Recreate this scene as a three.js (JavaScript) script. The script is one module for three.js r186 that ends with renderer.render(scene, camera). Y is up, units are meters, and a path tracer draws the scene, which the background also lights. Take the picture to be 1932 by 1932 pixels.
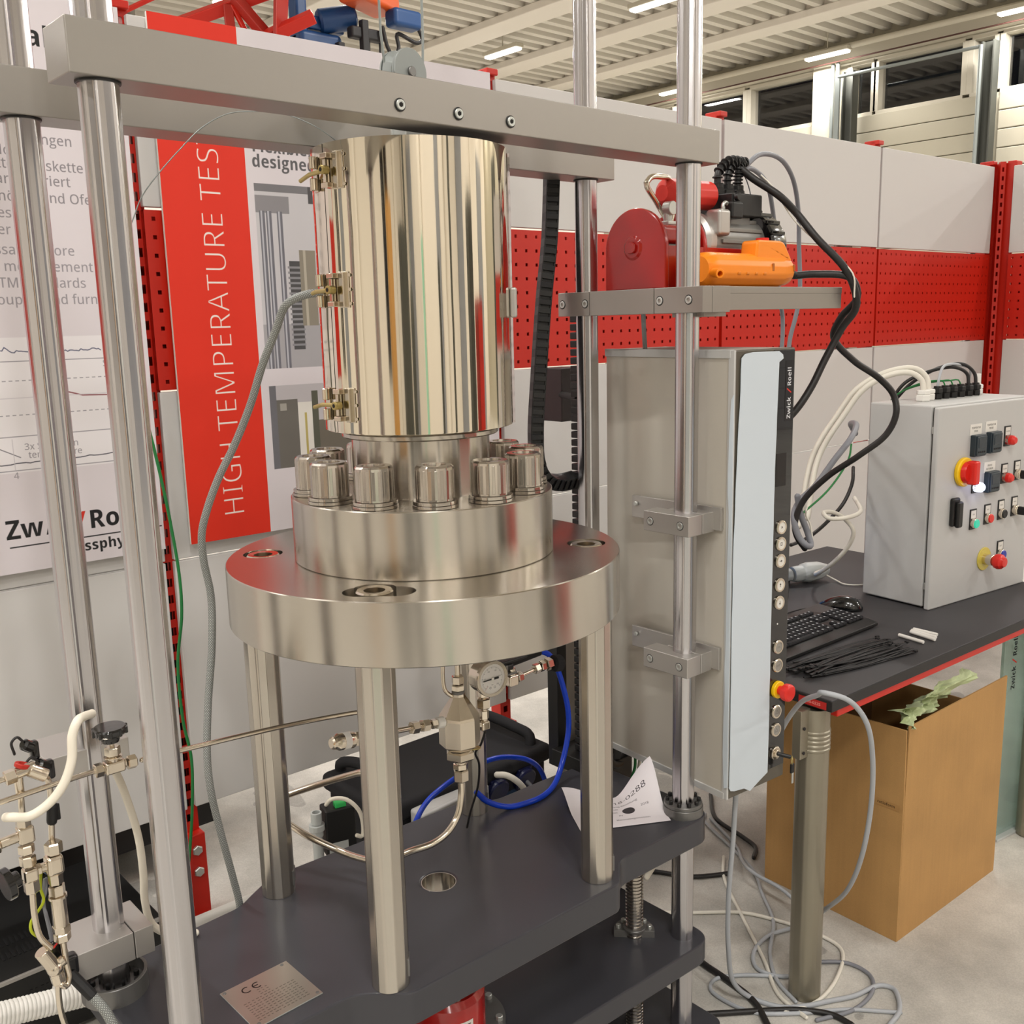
import * as THREE from 'three';
import { RoundedBoxGeometry } from 'three/addons/geometries/RoundedBoxGeometry.js';
import { mergeGeometries, toCreasedNormals } from 'three/addons/utils/BufferGeometryUtils.js';
import { RectAreaLightUniformsLib } from 'three/addons/lights/RectAreaLightUniformsLib.js';
import { Brush, Evaluator, SUBTRACTION } from 'three-bvh-csg';

// ---------- camera, background, exposure ----------
const scene = new THREE.Scene();
const camera = new THREE.PerspectiveCamera(54.156, 1, 0.02, 80);
camera.position.set(-0.479, 1.662, 1.261);
camera.rotation.set(-0.187, -0.724, -0.024, 'YXZ');
scene.background = new THREE.Color(0x05060a);          // night outside the windows
const renderer = new THREE.WebGLRenderer({ antialias: true });
renderer.toneMapping = THREE.LinearToneMapping;
renderer.toneMappingExposure = 1.0;
renderer.shadowMap.enabled = true;
RectAreaLightUniformsLib.init();
const LAMP_COLOR = new THREE.Color(1.0, 0.965, 0.925), LAMP_POWER = 290;

// ---------- helpers ----------
const PI = Math.PI, V = (x, y, z) => new THREE.Vector3(x, y, z);
let seed = 7;
const rnd = () => { seed = (seed * 1664525 + 1013904223) >>> 0; return seed / 4294967296; };
const rr = (a, b) => a + (b - a) * rnd();
function clean(g) {
  let o = g.index ? g.toNonIndexed() : g.clone();
  for (const k of Object.keys(o.attributes)) if (!['position', 'normal', 'uv'].includes(k)) o.deleteAttribute(k);
  if (!o.attributes.uv) o.setAttribute('uv', new THREE.BufferAttribute(new Float32Array(o.attributes.position.count * 2), 2));
  o.morphAttributes = {}; o.clearGroups();
  return o;
}
const J = (l) => Array.isArray(l) ? (l.length > 1 ? mergeGeometries(l.map(clean)) : clean(l[0])) : clean(l);
function uvBox(g) {                                       // uv in metres from the face's own direction
  const o = g.index ? g.toNonIndexed() : g, p = o.attributes.position, n = o.attributes.normal, uv = new Float32Array(p.count * 2);
  for (let i = 0; i < p.count; i++) {
    const a = Math.abs(n.getX(i)), b = Math.abs(n.getY(i)), c = Math.abs(n.getZ(i));
    const [u, v] = b >= a && b >= c ? [p.getX(i), p.getZ(i)] : a >= c ? [p.getZ(i), p.getY(i)] : [p.getX(i), p.getY(i)];
    uv[2 * i] = u; uv[2 * i + 1] = v;
  }
  o.setAttribute('uv', new THREE.BufferAttribute(uv, 2));
  return o;
}
function bx(w, h, d, x = 0, y = 0, z = 0, r = 0.0015, ry = 0) {   // box by centre
  const g = r > 0 ? new RoundedBoxGeometry(w, h, d, 2, Math.min(r, w / 2.01, h / 2.01, d / 2.01)) : new THREE.BoxGeometry(w, h, d);
  const o = uvBox(g); if (ry) o.rotateY(ry); return o.translate(x, y, z);
}
const bb = (x0, x1, y0, y1, z0, z1, r = 0.0015) => bx(x1 - x0, y1 - y0, z1 - z0, (x0 + x1) / 2, (y0 + y1) / 2, (z0 + z1) / 2, r);
const UP = V(0, 1, 0);
function aim(g, p, d) {
  const q = new THREE.Quaternion().setFromUnitVectors(UP, V(...d).normalize());
  return g.applyQuaternion(q).translate(...p);
}
function turn(pts, seg = 32, crease = 0.55) { return toCreasedNormals(new THREE.LatheGeometry(pts.map(([r, y]) => new THREE.Vector2(Math.max(r, 0), y)), seg), crease); }
function cy(p, d, r, h, o = {}) {                          // turned cylinder with bevelled ends, from p along d
  const b = o.b ?? Math.min(0.001, r * 0.2, h * 0.2), r2 = o.r2 ?? r;
  return aim(turn([[0, 0], [r - b, 0], [r, b], [r2, h - b], [r2 - b, h], [0, h]], o.seg ?? 28), p, d);
}
function hx(p, d, r, h, spin = 0) {                        // hexagonal nut
  const b = Math.min(r * 0.14, h * 0.2);
  const g = turn([[0, 0], [r - b, 0], [r, b], [r, h - b], [r - b, h], [0, h]], 6, 0.3); if (spin) g.rotateY(spin);
  return aim(g, p, d);
}
const sub = (a, b) => [b[0] - a[0], b[1] - a[1], b[2] - a[2]], len = (d) => Math.hypot(...d);
const rod = (a, b, r, o = {}) => cy(a, sub(a, b), r, len(sub(a, b)), { seg: 14, ...o });
function ring(p, d, r0, r1, h, seg = 40) { const b = Math.min(0.0008, h * 0.2, (r1 - r0) * 0.2); return aim(turn([[r0, 0], [r1 - b, 0], [r1, b], [r1, h - b], [r1 - b, h], [r0, h], [r0, 0]], seg), p, d); }
function tb(pts, r, per = 7, rad = 9) {
  const c = new THREE.CatmullRomCurve3(pts.map((p) => V(...p)), false, 'centripetal');
  const n = Math.max(6, (pts.length - 1) * per), g = new THREE.TubeGeometry(c, n, r, rad, false);
  const L = c.getLength(), uv = g.attributes.uv;
  for (let i = 0; i < uv.count; i++) uv.setXY(i, uv.getX(i) * L, uv.getY(i) * 2 * PI * r);
  const e = (i) => new THREE.SphereGeometry(r * 0.999, 8, 6).translate(...pts[i]);
  return J([g, e(0), e(pts.length - 1)]);
}
function shapeOf(pts, rads) {                              // polygon with rounded corners
  pts = pts.filter((p, i) => { const q = pts[(i + 1) % pts.length]; return Math.hypot(p[0] - q[0], p[1] - q[1]) > 1e-6; });
  const s = new THREE.Shape(), n = pts.length;
  pts.forEach((p, i) => {
    const a = pts[(i + n - 1) % n], b = pts[(i + 1) % n], r = Array.isArray(rads) ? rads[i] : rads ?? 0;
    const la = Math.hypot(a[0] - p[0], a[1] - p[1]), lb = Math.hypot(b[0] - p[0], b[1] - p[1]), k = Math.min(r, la / 2, lb / 2);
    const s0 = [p[0] + (a[0] - p[0]) * k / la, p[1] + (a[1] - p[1]) * k / la], s1 = [p[0] + (b[0] - p[0]) * k / lb, p[1] + (b[1] - p[1]) * k / lb];
    i ? s.lineTo(...s0) : s.moveTo(...s0);
    if (k > 0) s.quadraticCurveTo(p[0], p[1], ...s1);
  });
  s.closePath(); return s;
}
function ext(shape, depth, bevel = 0, cs = 10) {
  const g = new THREE.ExtrudeGeometry(shape, { depth: depth - 2 * bevel, bevelEnabled: bevel > 0, bevelThickness: bevel, bevelSize: bevel, bevelOffset: -bevel, bevelSegments: 2, curveSegments: cs });
  return g.translate(0, 0, bevel);
}
function plateXZ(pts, y0, y1, rads, bevel = 0.003, holes = []) {   // outline given as x,z
  const s = shapeOf(pts.map(([x, z]) => [x, -z]), rads);
  for (const [x, z, r] of holes) { const h = new THREE.Path(); h.absarc(x, -z, r, 0, 2 * PI, true); s.holes.push(h); }
  return uvBox(ext(s, y1 - y0, bevel, 24).rotateX(-PI / 2).translate(0, y0, 0));
}
const offs = new Map(), used = new Map();
function numbered(n) { const k = used.get(n) ?? 0; used.set(n, k + 1); return k ? n + '_' + String(k).padStart(3, '0') : n; }
function tag(o, label, category, group) { o.userData = { label, category }; if (group) o.userData.group = group; return o; }
function T(name, label, category, p = [0, 0, 0], o = {}) {  // a thing: group at its base; o.local: parts given in its own axes
  const g = new THREE.Group(); g.name = numbered(name); scene.add(g); g.position.set(...p); if (o.ry) g.rotation.y = o.ry;
  tag(g, label, category, o.group); offs.set(g, o.local ? [0, 0, 0] : p); return g;
}
function part(parent, name, geo, mat, label) {
  const o = offs.get(parent) ?? [0, 0, 0], m = new THREE.Mesh(J(geo).translate(-o[0], -o[1], -o[2]), mat);
  m.name = name; m.castShadow = m.receiveShadow = true; if (label) m.userData.label = label;
  parent.add(m); offs.set(m, o); return m;
}
function pc(parent, name, geometry, mat) { const m = new THREE.Mesh(geometry, mat); m.name = name; m.castShadow = m.receiveShadow = true; parent.add(m); offs.set(m, [0, 0, 0]); return m; }   // shares its geometry
function S(name, label, category, geo, mat, group) { const m = part(scene, numbered(name), geo, mat); return tag(m, label, category, group); }
function struct(name, geo, mat) { const m = part(scene, name, geo, mat); m.userData.kind = 'structure'; return m; }

// ---------- textures ----------
const hash = (x, y, s) => { let h = (x * 374761393 + y * 668265263 + s * 974634777) | 0; h = Math.imul(h ^ (h >>> 13), 1274126177); return ((h ^ (h >>> 16)) >>> 0) / 4294967296; };
function vn(u, v, f, g, s) {                                // tileable value noise, f x g cells
  const x = u * f, y = v * g, i = Math.floor(x), j = Math.floor(y), a = x - i, b = y - j, w = (t) => t * t * (3 - 2 * t);
  const H = (p, q) => hash(((p % f) + f) % f, ((q % g) + g) % g, s), m = (p, q, t) => p + (q - p) * t;
  return m(m(H(i, j), H(i + 1, j), w(a)), m(H(i, j + 1), H(i + 1, j + 1), w(a)), w(b));
}
const fbm = (u, v, f, s, n = 4) => { let r = 0, a = 0.5, t = 0; for (let k = 0; k < n; k++) { r += a * vn(u, v, f << k, f << k, s + k); t += a; a *= 0.5; } return r / t; };
function dtex(n, fn, srgb, rep = 1) {
  const d = new Uint8Array(n * n * 4);
  for (let y = 0; y < n; y++) for (let x = 0; x < n; x++) { const c = fn((x + 0.5) / n, (y + 0.5) / n), i = 4 * (y * n + x); for (let k = 0; k < 3; k++) d[i + k] = Math.max(0, Math.min(255, (Array.isArray(c) ? c[k] : c))); d[i + 3] = 255; }
  const t = new THREE.DataTexture(d, n, n); t.wrapS = t.wrapT = THREE.RepeatWrapping; t.magFilter = THREE.LinearFilter; t.minFilter = THREE.LinearMipmapLinearFilter; t.generateMipmaps = true;
  if (srgb) t.colorSpace = THREE.SRGBColorSpace; t.repeat.set(rep, rep); t.needsUpdate = true; return t;
}
function ctex(w, h, draw) {
  const c = document.createElement('canvas'); c.width = w; c.height = h; const x = c.getContext('2d'); draw(x, w, h);
  const t = new THREE.CanvasTexture(c); t.colorSpace = THREE.SRGBColorSpace; return t;
}
const texConcrete = dtex(1024, (u, v) => {
  const a = fbm(u, v, 4, 3, 6), b = fbm(u, v, 24, 9, 4), c = hash(Math.floor(u * 1024), Math.floor(v * 1024), 5);
  let k = 0.78 + 0.3 * (a - 0.5) + 0.22 * (b - 0.5) + 0.08 * (c - 0.5);
  if (fbm(u, v, 12, 31, 3) > 0.72) k -= 0.12;
  return [k * 232, k * 228, k * 219];
}, true, 0.4);
const texConcreteRough = dtex(512, (u, v) => 105 + 130 * fbm(u, v, 6, 12, 5), false, 0.5);
const texSmudge = dtex(512, (u, v) => 30 + 55 * Math.max(0, fbm(u, v, 5, 21, 5) - 0.35), false, 1);
const texWobble = dtex(256, (u, v) => 255 * fbm(u, v, 3, 41, 2), false, 1);
const texBrush = dtex(512, (u, v) => 255 * (0.25 * vn(u, v, 8, 256, 5) + 0.4 * vn(u, v, 3, 512, 6) + 0.35 * vn(u, v, 16, 512, 8)), false, 3);
const texBrushV = dtex(512, (u, v) => 255 * (0.4 * vn(u, v, 256, 8, 5) + 0.6 * vn(u, v, 512, 5, 6)), false, 2);
const texGrain = dtex(256, (u, v) => 255 * (0.5 * hash(Math.floor(u * 256), Math.floor(v * 256), 3) + 0.5 * vn(u, v, 128, 128, 4)), false, 6);
const texCard = dtex(512, (u, v) => { const k = 0.93 + 0.025 * (vn(u, v, 96, 3, 4) - 0.5) + 0.08 * (fbm(u, v, 5, 14, 4) - 0.5) + 0.05 * (hash(Math.floor(u * 512), Math.floor(v * 512), 2) - 0.5); return [k * 194, k * 150, k * 92]; }, true, 2);
const texBraid = dtex(128, (u, v) => { const a = Math.sin((u + v) * 2 * PI * 8), b = Math.sin((u - v) * 2 * PI * 8); const k = 0.62 + 0.3 * a * b + 0.2 * Math.max(a, b); return [k * 196, k * 200, k * 196]; }, true, 1);
texBraid.repeat.set(26, 1 / 0.034);
const texSteelRough = dtex(256, (u, v) => 190 + 65 * fbm(u, v, 6, 91, 4), false, 1);
const texPlate = dtex(512, (u, v) => 150 + 60 * fbm(u, v, 5, 61, 6), false, 1.3);

// ---------- materials ----------
const std = (o) => new THREE.MeshStandardMaterial(o), phy = (o) => new THREE.MeshPhysicalMaterial(o);
const M = {
  chrome: phy({ color: 0xc6c4c6, metalness: 1, roughness: 0.18, anisotropy: 0.85, anisotropyRotation: PI / 2 }),
  polished: phy({ color: 0xe0d8c8, metalness: 1, roughness: 0.4, anisotropy: 0.75, anisotropyRotation: PI / 2, roughnessMap: texSmudge, bumpMap: texWobble, bumpScale: 0.0006 }),
  steel: phy({ color: 0xc4beb4, metalness: 1, roughness: 0.27, anisotropy: 0.8, anisotropyRotation: PI / 2, roughnessMap: texSteelRough }),
  steelTop: std({ color: 0xd8d2c6, metalness: 1, roughness: 0.27, bumpMap: texGrain, bumpScale: 0.00002 }),
  bolt: std({ color: 0xc4bdb4, metalness: 1, roughness: 0.2 }),
  boltDark: std({ color: 0x2a2928, metalness: 0.9, roughness: 0.4 }),
  fitting: std({ color: 0xd9cfbf, metalness: 1, roughness: 0.18 }),
  alu: std({ color: 0xa19d97, metalness: 0.85, roughness: 0.42, bumpMap: texGrain, bumpScale: 0.00002 }),
  aluLight: std({ color: 0xbdbab6, metalness: 0.8, roughness: 0.4, bumpMap: texGrain, bumpScale: 0.00002 }),
  zinc: std({ color: 0xc9ccc8, metalness: 0.8, roughness: 0.4 }),
  plate: std({ color: 0x3b3b40, metalness: 0.05, roughness: 0.46, roughnessMap: texPlate, bumpMap: texGrain, bumpScale: 0.00004 }),
  black: std({ color: 0x121212, roughness: 0.45 }), blackMatte: std({ color: 0x16161a, roughness: 0.8 }), blackGloss: phy({ color: 0x08090b, roughness: 0.18, clearcoat: 0.6 }),
  rubber: std({ color: 0x0e0e10, roughness: 0.55 }),
  dark: std({ color: 0x1d1b1c, roughness: 0.6 }),
  cableGrey: std({ color: 0x7d7f86, roughness: 0.5 }), cableLight: std({ color: 0xa9adb2, roughness: 0.5 }), cableWhite: std({ color: 0xdcd8cc, roughness: 0.5 }), cableBlack: std({ color: 0x1c1a1a, roughness: 0.5 }), cableGreen: std({ color: 0x1d7a3c, roughness: 0.5 }),
  hoseCream: std({ color: 0xe6dfcf, roughness: 0.45 }), hoseBlue: std({ color: 0x0f3fc4, roughness: 0.25 }),
  braid: std({ map: texBraid, roughness: 0.55, metalness: 0.3, bumpMap: texBraid, bumpScale: 0.0004 }),
  panel: std({ color: 0xd6d4d2, roughness: 0.55, bumpMap: texGrain, bumpScale: 0.00003 }),
  red: std({ color: 0xc6200c, roughness: 0.42 }), redDark: std({ color: 0xa82012, roughness: 0.45 }), redGloss: phy({ color: 0xa8150e, roughness: 0.22, clearcoat: 0.5, clearcoatRoughness: 0.1 }),
  redBtn: std({ color: 0xd8261c, roughness: 0.35 }), yellow: std({ color: 0xf2c40c, roughness: 0.4 }), orange: std({ color: 0xf58a12, roughness: 0.38 }),
  greyPaint: std({ color: 0xbcbcba, roughness: 0.45, bumpMap: texGrain, bumpScale: 0.00005 }), unit: std({ color: 0xc4bfb4, roughness: 0.4, metalness: 0.1, bumpMap: texGrain, bumpScale: 0.00003 }), unitFront: std({ color: 0x5c574d, roughness: 0.4, metalness: 0.25 }),
  worktop: std({ color: 0x39383a, roughness: 0.62, bumpMap: texGrain, bumpScale: 0.0001 }), edge: std({ color: 0x1e1d1e, roughness: 0.5 }),
  leg: std({ color: 0x9c9686, metalness: 0.75, roughness: 0.38 }),
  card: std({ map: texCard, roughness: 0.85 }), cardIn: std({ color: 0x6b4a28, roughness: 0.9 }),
  cream: std({ color: 0xe6e0d6, roughness: 0.8 }), creamDark: std({ color: 0xcdc3b0, roughness: 0.8 }), deck: std({ color: 0xd8d3c8, roughness: 0.7 }),
  wallPanel: std({ color: 0xb4ae9c, roughness: 0.7 }), frame: std({ color: 0xc2bcac, roughness: 0.6 }), galv: std({ color: 0x8a908e, metalness: 0.6, roughness: 0.45 }), darkSteel: std({ color: 0x4a4b45, roughness: 0.6, metalness: 0.3 }),
  floor: std({ map: texConcrete, roughness: 0.8, roughnessMap: texConcreteRough, bumpMap: texConcreteRough, bumpScale: 0.0006 }),
  glass: phy({ color: 0xffffff, roughness: 0.02, transmission: 1, thickness: 0, ior: 1.5 }),
  greenGlass: phy({ color: 0xcfe0da, roughness: 0.08, transmission: 0.75, thickness: 0, ior: 1.5 }),
  film: std({ color: 0xc6d0d8, roughness: 0.5 }), paper: std({ color: 0xe0dcdc, roughness: 0.9 }),
  brass: std({ color: 0xb9a86e, metalness: 0.9, roughness: 0.35 }), blueTruck: std({ color: 0x143e70, roughness: 0.45 }),
  wood: std({ color: 0xb98a4a, roughness: 0.7 }), white: std({ color: 0xe4e2dc, roughness: 0.5 }), clearGrey: std({ color: 0xb9bdbb, roughness: 0.4 }), greyMetal: std({ color: 0x777674, metalness: 0.6, roughness: 0.4 }),
  rust: std({ color: 0x4a2a22, roughness: 0.7 }), gate: std({ color: 0x8d9096, roughness: 0.5 }), mint: std({ color: 0x9fd8bd, roughness: 0.5 }),
  pulley: std({ color: 0x8f9492, metalness: 0.4, roughness: 0.5, bumpMap: texGrain, bumpScale: 0.0001 }),
  insul: std({ color: 0x2b2622, roughness: 0.9 }),
};
const glow = (c, k) => std({ color: 0x222222, emissive: c, emissiveIntensity: k, roughness: 0.3 });
const print = (t, o = {}) => std({ map: t, roughness: 0.55, ...o });
// ---------- the hall ----------
struct('floor', bb(-9, 15, -0.2, 0, -13.2, 9, 0), M.floor);
const leftWin = [[-9.5, -8.1], [-4.3, -3.4], [3.3, 4.9]];
struct('wall_left', [bb(-9.3, -9, 0, 1, -13.2, 9, 0), bb(-9.3, -9, 4.2, 6.9, -13.2, 9, 0), ...[[-13.2, -9.5], [-8.1, -4.3], [-3.4, 3.3], [4.9, 9]].map(([a, b]) => bb(-9.3, -9, 1, 4.2, a, b, 0))], M.cream);
struct('wall_front', bb(-9, 15, 0, 6.9, 9, 9.3, 0), M.cream);
struct('ceiling', bb(-9.3, 15.3, 6.16, 6.9, -13.5, 9.3, 0), M.deck);
{ // corrugated roof deck below the slab, ribs across the hall
  const s = []; let z = -13.2;
  while (z < 9) { s.push([z, 6.15], [z + 0.12, 6.15], [z + 0.15, 5.97], [z + 0.26, 5.97], [z + 0.29, 6.15]); z += 0.29; }
  const sh = new THREE.Shape(); s.forEach(([a, b], i) => i ? sh.lineTo(a, b) : sh.moveTo(a, b));
  for (const [a, b] of s.slice().reverse()) sh.lineTo(a, b + 0.008);
  const g = new THREE.ExtrudeGeometry(sh, { depth: 24, bevelEnabled: false }).rotateY(-PI / 2).translate(15, 0, 0);
  struct('ceiling_deck', g.applyMatrix4(new THREE.Matrix4()), M.deck);
}
const girder = [[-6.4, -6.05], [-2.5, -2.15], [1.2, 1.55], [4.6, 4.95], [7.2, 7.5], [9.72, 10.08], [11.45, 11.8], [13.08, 13.36]];
girder.forEach(([a, b], i) => { struct('ceiling_beam_' + (i + 1), [bb(a, b, 5.95, 6.165, -13.2, 9, 0.02), bb(a - 0.06, b + 0.06, 5.86, 5.97, -13.2, 9, 0.015)], M.cream); });
// far wall with a band of dark windows
const farWin = [[-8.6, -4.4], [-4.1, 0.6], [0.9, 5.6], [5.9, 9.48], [10.5, 11.65], [13.5, 14.9]];
struct('wall_back', [bb(-9, 15, 0, 4.95, -13.5, -13.2, 0), bb(-9, 15, 6.08, 6.75, -13.5, -13.2, 0), ...[[-9, -8.6], ...farWin.slice(1).map(([a], i) => [farWin[i][1], a]), [14.9, 15]].map(([a, b]) => bb(a, b, 4.95, 6.08, -13.5, -13.2, 0))], M.cream);
let wn = 0;
function window_(kids) { const g = new THREE.Group(); g.name = 'window_' + ++wn; scene.add(g); g.userData.kind = 'structure'; offs.set(g, [0, 0, 0]); kids(g); return g; }
for (const [a, b] of farWin) window_((g) => { part(g, 'pane', bb(a, b, 4.95, 6.08, -13.36, -13.35, 0), M.glass); part(g, 'window_frame', [bb(a, b, 4.95, 5.02, -13.4, -13.25, 0), bb(a, b, 6.02, 6.08, -13.4, -13.25, 0)], M.frame); });
for (const [a, b] of leftWin) window_((g) => { part(g, 'pane', bb(-9.2, -9.19, 1, 4.2, a, b, 0), M.glass); part(g, 'window_frame', [bb(-9.2, -8.97, 0.97, 1.05, a, b, 0.004), bb(-9.2, -8.97, 4.15, 4.23, a, b, 0.004), bb(-9.22, -9.02, 1, 4.2, (a + b) / 2 - 0.03, (a + b) / 2 + 0.03, 0.004)], M.frame); });
// window wall on the right
struct('wall_right', [bb(15, 15.3, 0, 4.76, -13.2, 9, 0), bb(15, 15.3, 5.58, 6.9, -13.2, 9, 0), bb(15, 15.3, 4.76, 5.58, -8.38, -7.82, 0), bb(15, 15.3, 4.76, 5.58, -13.2, -13, 0), bb(15, 15.3, 4.76, 5.58, -3.2, 9, 0)], M.wallPanel);
const bays = [[-13, -11.4], [-11.3, -9.82], [-9.72, -8.38], [-7.8, -7.4], [-7.34, -5.96], [-5.86, -5.5], [-5.42, -4.2], [-4.1, -3.2]];
for (const [a, b] of bays) window_((g) => { part(g, 'pane', bb(15.12, 15.13, 4.8, 5.55, a + 0.03, b - 0.03, 0), M.glass); part(g, 'window_frame', [bb(14.98, 15.2, 4.74, 4.81, a, b, 0.004), bb(14.98, 15.2, 5.54, 5.6, a, b, 0.004), bb(14.98, 15.2, 4.8, 5.55, a - 0.05, a + 0.035, 0.004), bb(14.98, 15.2, 4.8, 5.55, b - 0.035, b + 0.05, 0.004)], M.frame); });
{ // horizontal wall cladding below the windows, one panel per strip
  const g = new THREE.Group(); g.name = 'trim_1'; scene.add(g); g.userData.kind = 'structure'; offs.set(g, [0, 0, 0]);
  for (let i = 0; i < 11; i++) { const y = 1.9 + i * 0.26; for (const [a, b] of [[-13, -8.42], [-7.78, -5.52], [-5.4, -1]]) part(g, 'cladding_panel', bb(14.93, 15, y, y + 0.25, a, b, 0.012), M.wallPanel); }
}
struct('pillar_1', bb(14.86, 15.05, 0, 5.62, -8.4, -7.98, 0.01), M.wallPanel);
struct('trim_2', [bb(14.8, 15, 5.62, 5.86, -13.2, 9, 0.01)], M.frame);
struct('trim_3', [cy([14.5, 5.74, -13], [0, 0, 1], 0.045, 8.4, { seg: 12 })], M.frame);
struct('trim_4', [cy([14.7, 5.6, -13], [0, 0, 1], 0.012, 22, { seg: 8 })], M.rust);
for (const [i, z] of [[1, -7.62], [2, -5.46]]) struct('steel_column_' + i, [bb(14.6, 14.78, 0, 5.4, z - 0.09, z - 0.07, 0), bb(14.6, 14.78, 0, 5.4, z + 0.07, z + 0.09, 0), bb(14.68, 14.7, 0, 5.4, z - 0.08, z + 0.08, 0)], M.darkSteel);
struct('trim_5', [bb(14.5, 14.54, 0, 5.3, -7.78, -7.7, 0.004), cy([14.52, 5.32, -7.74], [0, 0, 1], 0.025, 2.2, { seg: 10 }), cy([14.52, 0, -5.52], [0, 1, 0], 0.028, 5.34, { seg: 10 })], M.galv);
struct('trim_6', [cy([14.8, 0, -8.0], [0, 1, 0], 0.03, 5.6, { seg: 10 }), cy([14.78, 0, -7.9], [0, 1, 0], 0.03, 5.6, { seg: 10 })], M.galv);

// gates and pillars of the hall behind and left of the camera (mirrored in the steel)
[[-7.4, -6.2]].forEach(([a, b], i) => { const g = struct('door_' + (i + 1), bb(-9.02, -8.9, 0, 3.9, a, b, 0.004), M.gate); for (let k = 0; k < 13; k++) part(g, 'gate_slat', bb(-8.91, -8.87, 0.04 + k * 0.295, 0.32 + k * 0.295, a + 0.05, b - 0.05, 0.01), M.gate); });
[[-7.2, -6.0], [-0.9, -0.2], [3.2, 4.6], [9.6, 12.0]].forEach(([a, b], i) => { const g = struct('door_' + (i + 2), bb(a, b, 0, 3.9, 8.9, 9.02, 0.004), M.gate); for (let k = 0; k < 13; k++) part(g, 'gate_slat', bb(a + 0.05, b - 0.05, 0.04 + k * 0.295, 0.32 + k * 0.295, 8.87, 8.91, 0.01), M.gate); });
[-8.2, -3.9, 0.4, 7.2].forEach((x, i) => struct('pillar_' + (i + 2), bb(x - 0.25, x + 0.25, 0, 5.9, 8.6, 9.0, 0.01), M.cream));
[-2.2, 6.4].forEach((z, i) => struct('pillar_' + (i + 6), bb(-9, -8.6, 0, 5.9, z - 0.25, z + 0.25, 0.01), M.cream));

struct('door_6', bb(14.9, 15.02, 0, 4.2, 2.6, 4.6, 0.004), M.darkSteel);

// ceiling lamps: rows along the hall
const lampMat = glow(new THREE.Color(1, 0.95, 0.86), 5);
const lampHouse = bx(0.16, 0.06, 0.78, 0, 0.045, 0, 0.01), lampDiff = bx(0.13, 0.045, 0.74, 0, 0, 0, 0.02);
const rows = [[14.45, 5.66], [10.4, 5.72], [5.9, 5.72], [-0.7, 5.72], [-4.2, 5.72]];
rows.forEach(([x, y], r) => {
  for (let k = 0; k < 7; k++) {
    if (r === 2 && k === 4) continue;
    const z = -11.0 + 3 * k - (r === 0 ? -0.1 : 0) + (r === 3 && k === 4 ? 1.4 : 0);
    const near = r === 0 ? (k === 0 ? 'small bright ceiling lamp above the far windows beside the chrome column' : k === 1 ? 'bright ceiling lamp above the tall dark windows by the wall pillar' : null) : r === 1 ? (k === 0 ? 'bright ceiling lamp between the roof beams left of the chrome columns' : k === 1 ? 'ceiling lamp cut by the top edge of the picture' : null) : null;
    const t = T('ceiling_lamp', near ?? 'long bright ceiling lamp hanging under the roof beams outside the picture', 'lamp', [x, y, z], { local: true, group: near ? undefined : 'ceiling lamps out of view' });
    pc(t, 'lamp_housing', lampHouse, M.frame); pc(t, 'lamp_diffuser', lampDiff, lampMat);
    pc(t, 'hanger_rod', bx(0.012, 0.3, 0.012, 0, 0.2, 0, 0), M.frame);
    const l = new THREE.RectAreaLight(LAMP_COLOR, LAMP_POWER, 0.13, 0.74); l.name = 'ceiling_lamp_light'; l.position.set(x, y - 0.03, z); l.rotation.x = -PI / 2; scene.add(l);
  }
});
// ---------- rack partition with panels and posters ----------
const rack = T('partition_rack', 'long white partition rack with a red perforated band and slotted red posts', 'partition', [0.56, 0, -1.295], { local: true, ry: -0.0218 });
const PW = 1.164, PG = 0.012;
const flat = (w, h) => bx(w, h, 0.018, 0, 0, -0.009, 0.003);
function perforated(w, h) {
  const s = shapeOf([[-w / 2, -h / 2], [w / 2, -h / 2], [w / 2, h / 2], [-w / 2, h / 2]], 0.003), P = 0.0455, a = 0.0052;
  for (let i = -12; i <= 12; i++) for (let j = 0; j < 10; j++) { const x = i * P, y = (j - 4.5) * P, p = new THREE.Path(); p.moveTo(x - a, y - a); p.lineTo(x - a, y + a); p.lineTo(x + a, y + a); p.lineTo(x + a, y - a); p.closePath(); s.holes.push(p); }
  const plate = new THREE.ExtrudeGeometry(s, { depth: 0.003, bevelEnabled: false }).translate(0, 0, -0.003);
  return J([plate, bx(w, 0.003, 0.018, 0, h / 2 - 0.0015, -0.01, 0), bx(w, 0.003, 0.018, 0, -h / 2 + 0.0015, -0.01, 0), bx(0.003, h, 0.018, w / 2 - 0.0015, 0, -0.01, 0), bx(0.003, h, 0.018, -w / 2 + 0.0015, 0, -0.01, 0)]);
}
const gUp = flat(PW - 2 * PG, 0.45), gPerf = perforated(PW - 2 * PG, 0.452), gMid = flat(PW - 2 * PG, 0.446), gLow = flat(PW - 2 * PG, 0.706);
const gBack = bx(PW - 2 * PG, 0.44, 0.004, 0, 0, 0, 0);
const narrow = PW - 0.007, gUp2 = flat(narrow, 0.45), gPerf2 = perforated(narrow, 0.452), gMid2 = flat(narrow, 0.446), gLow2 = flat(narrow, 0.706);
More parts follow.
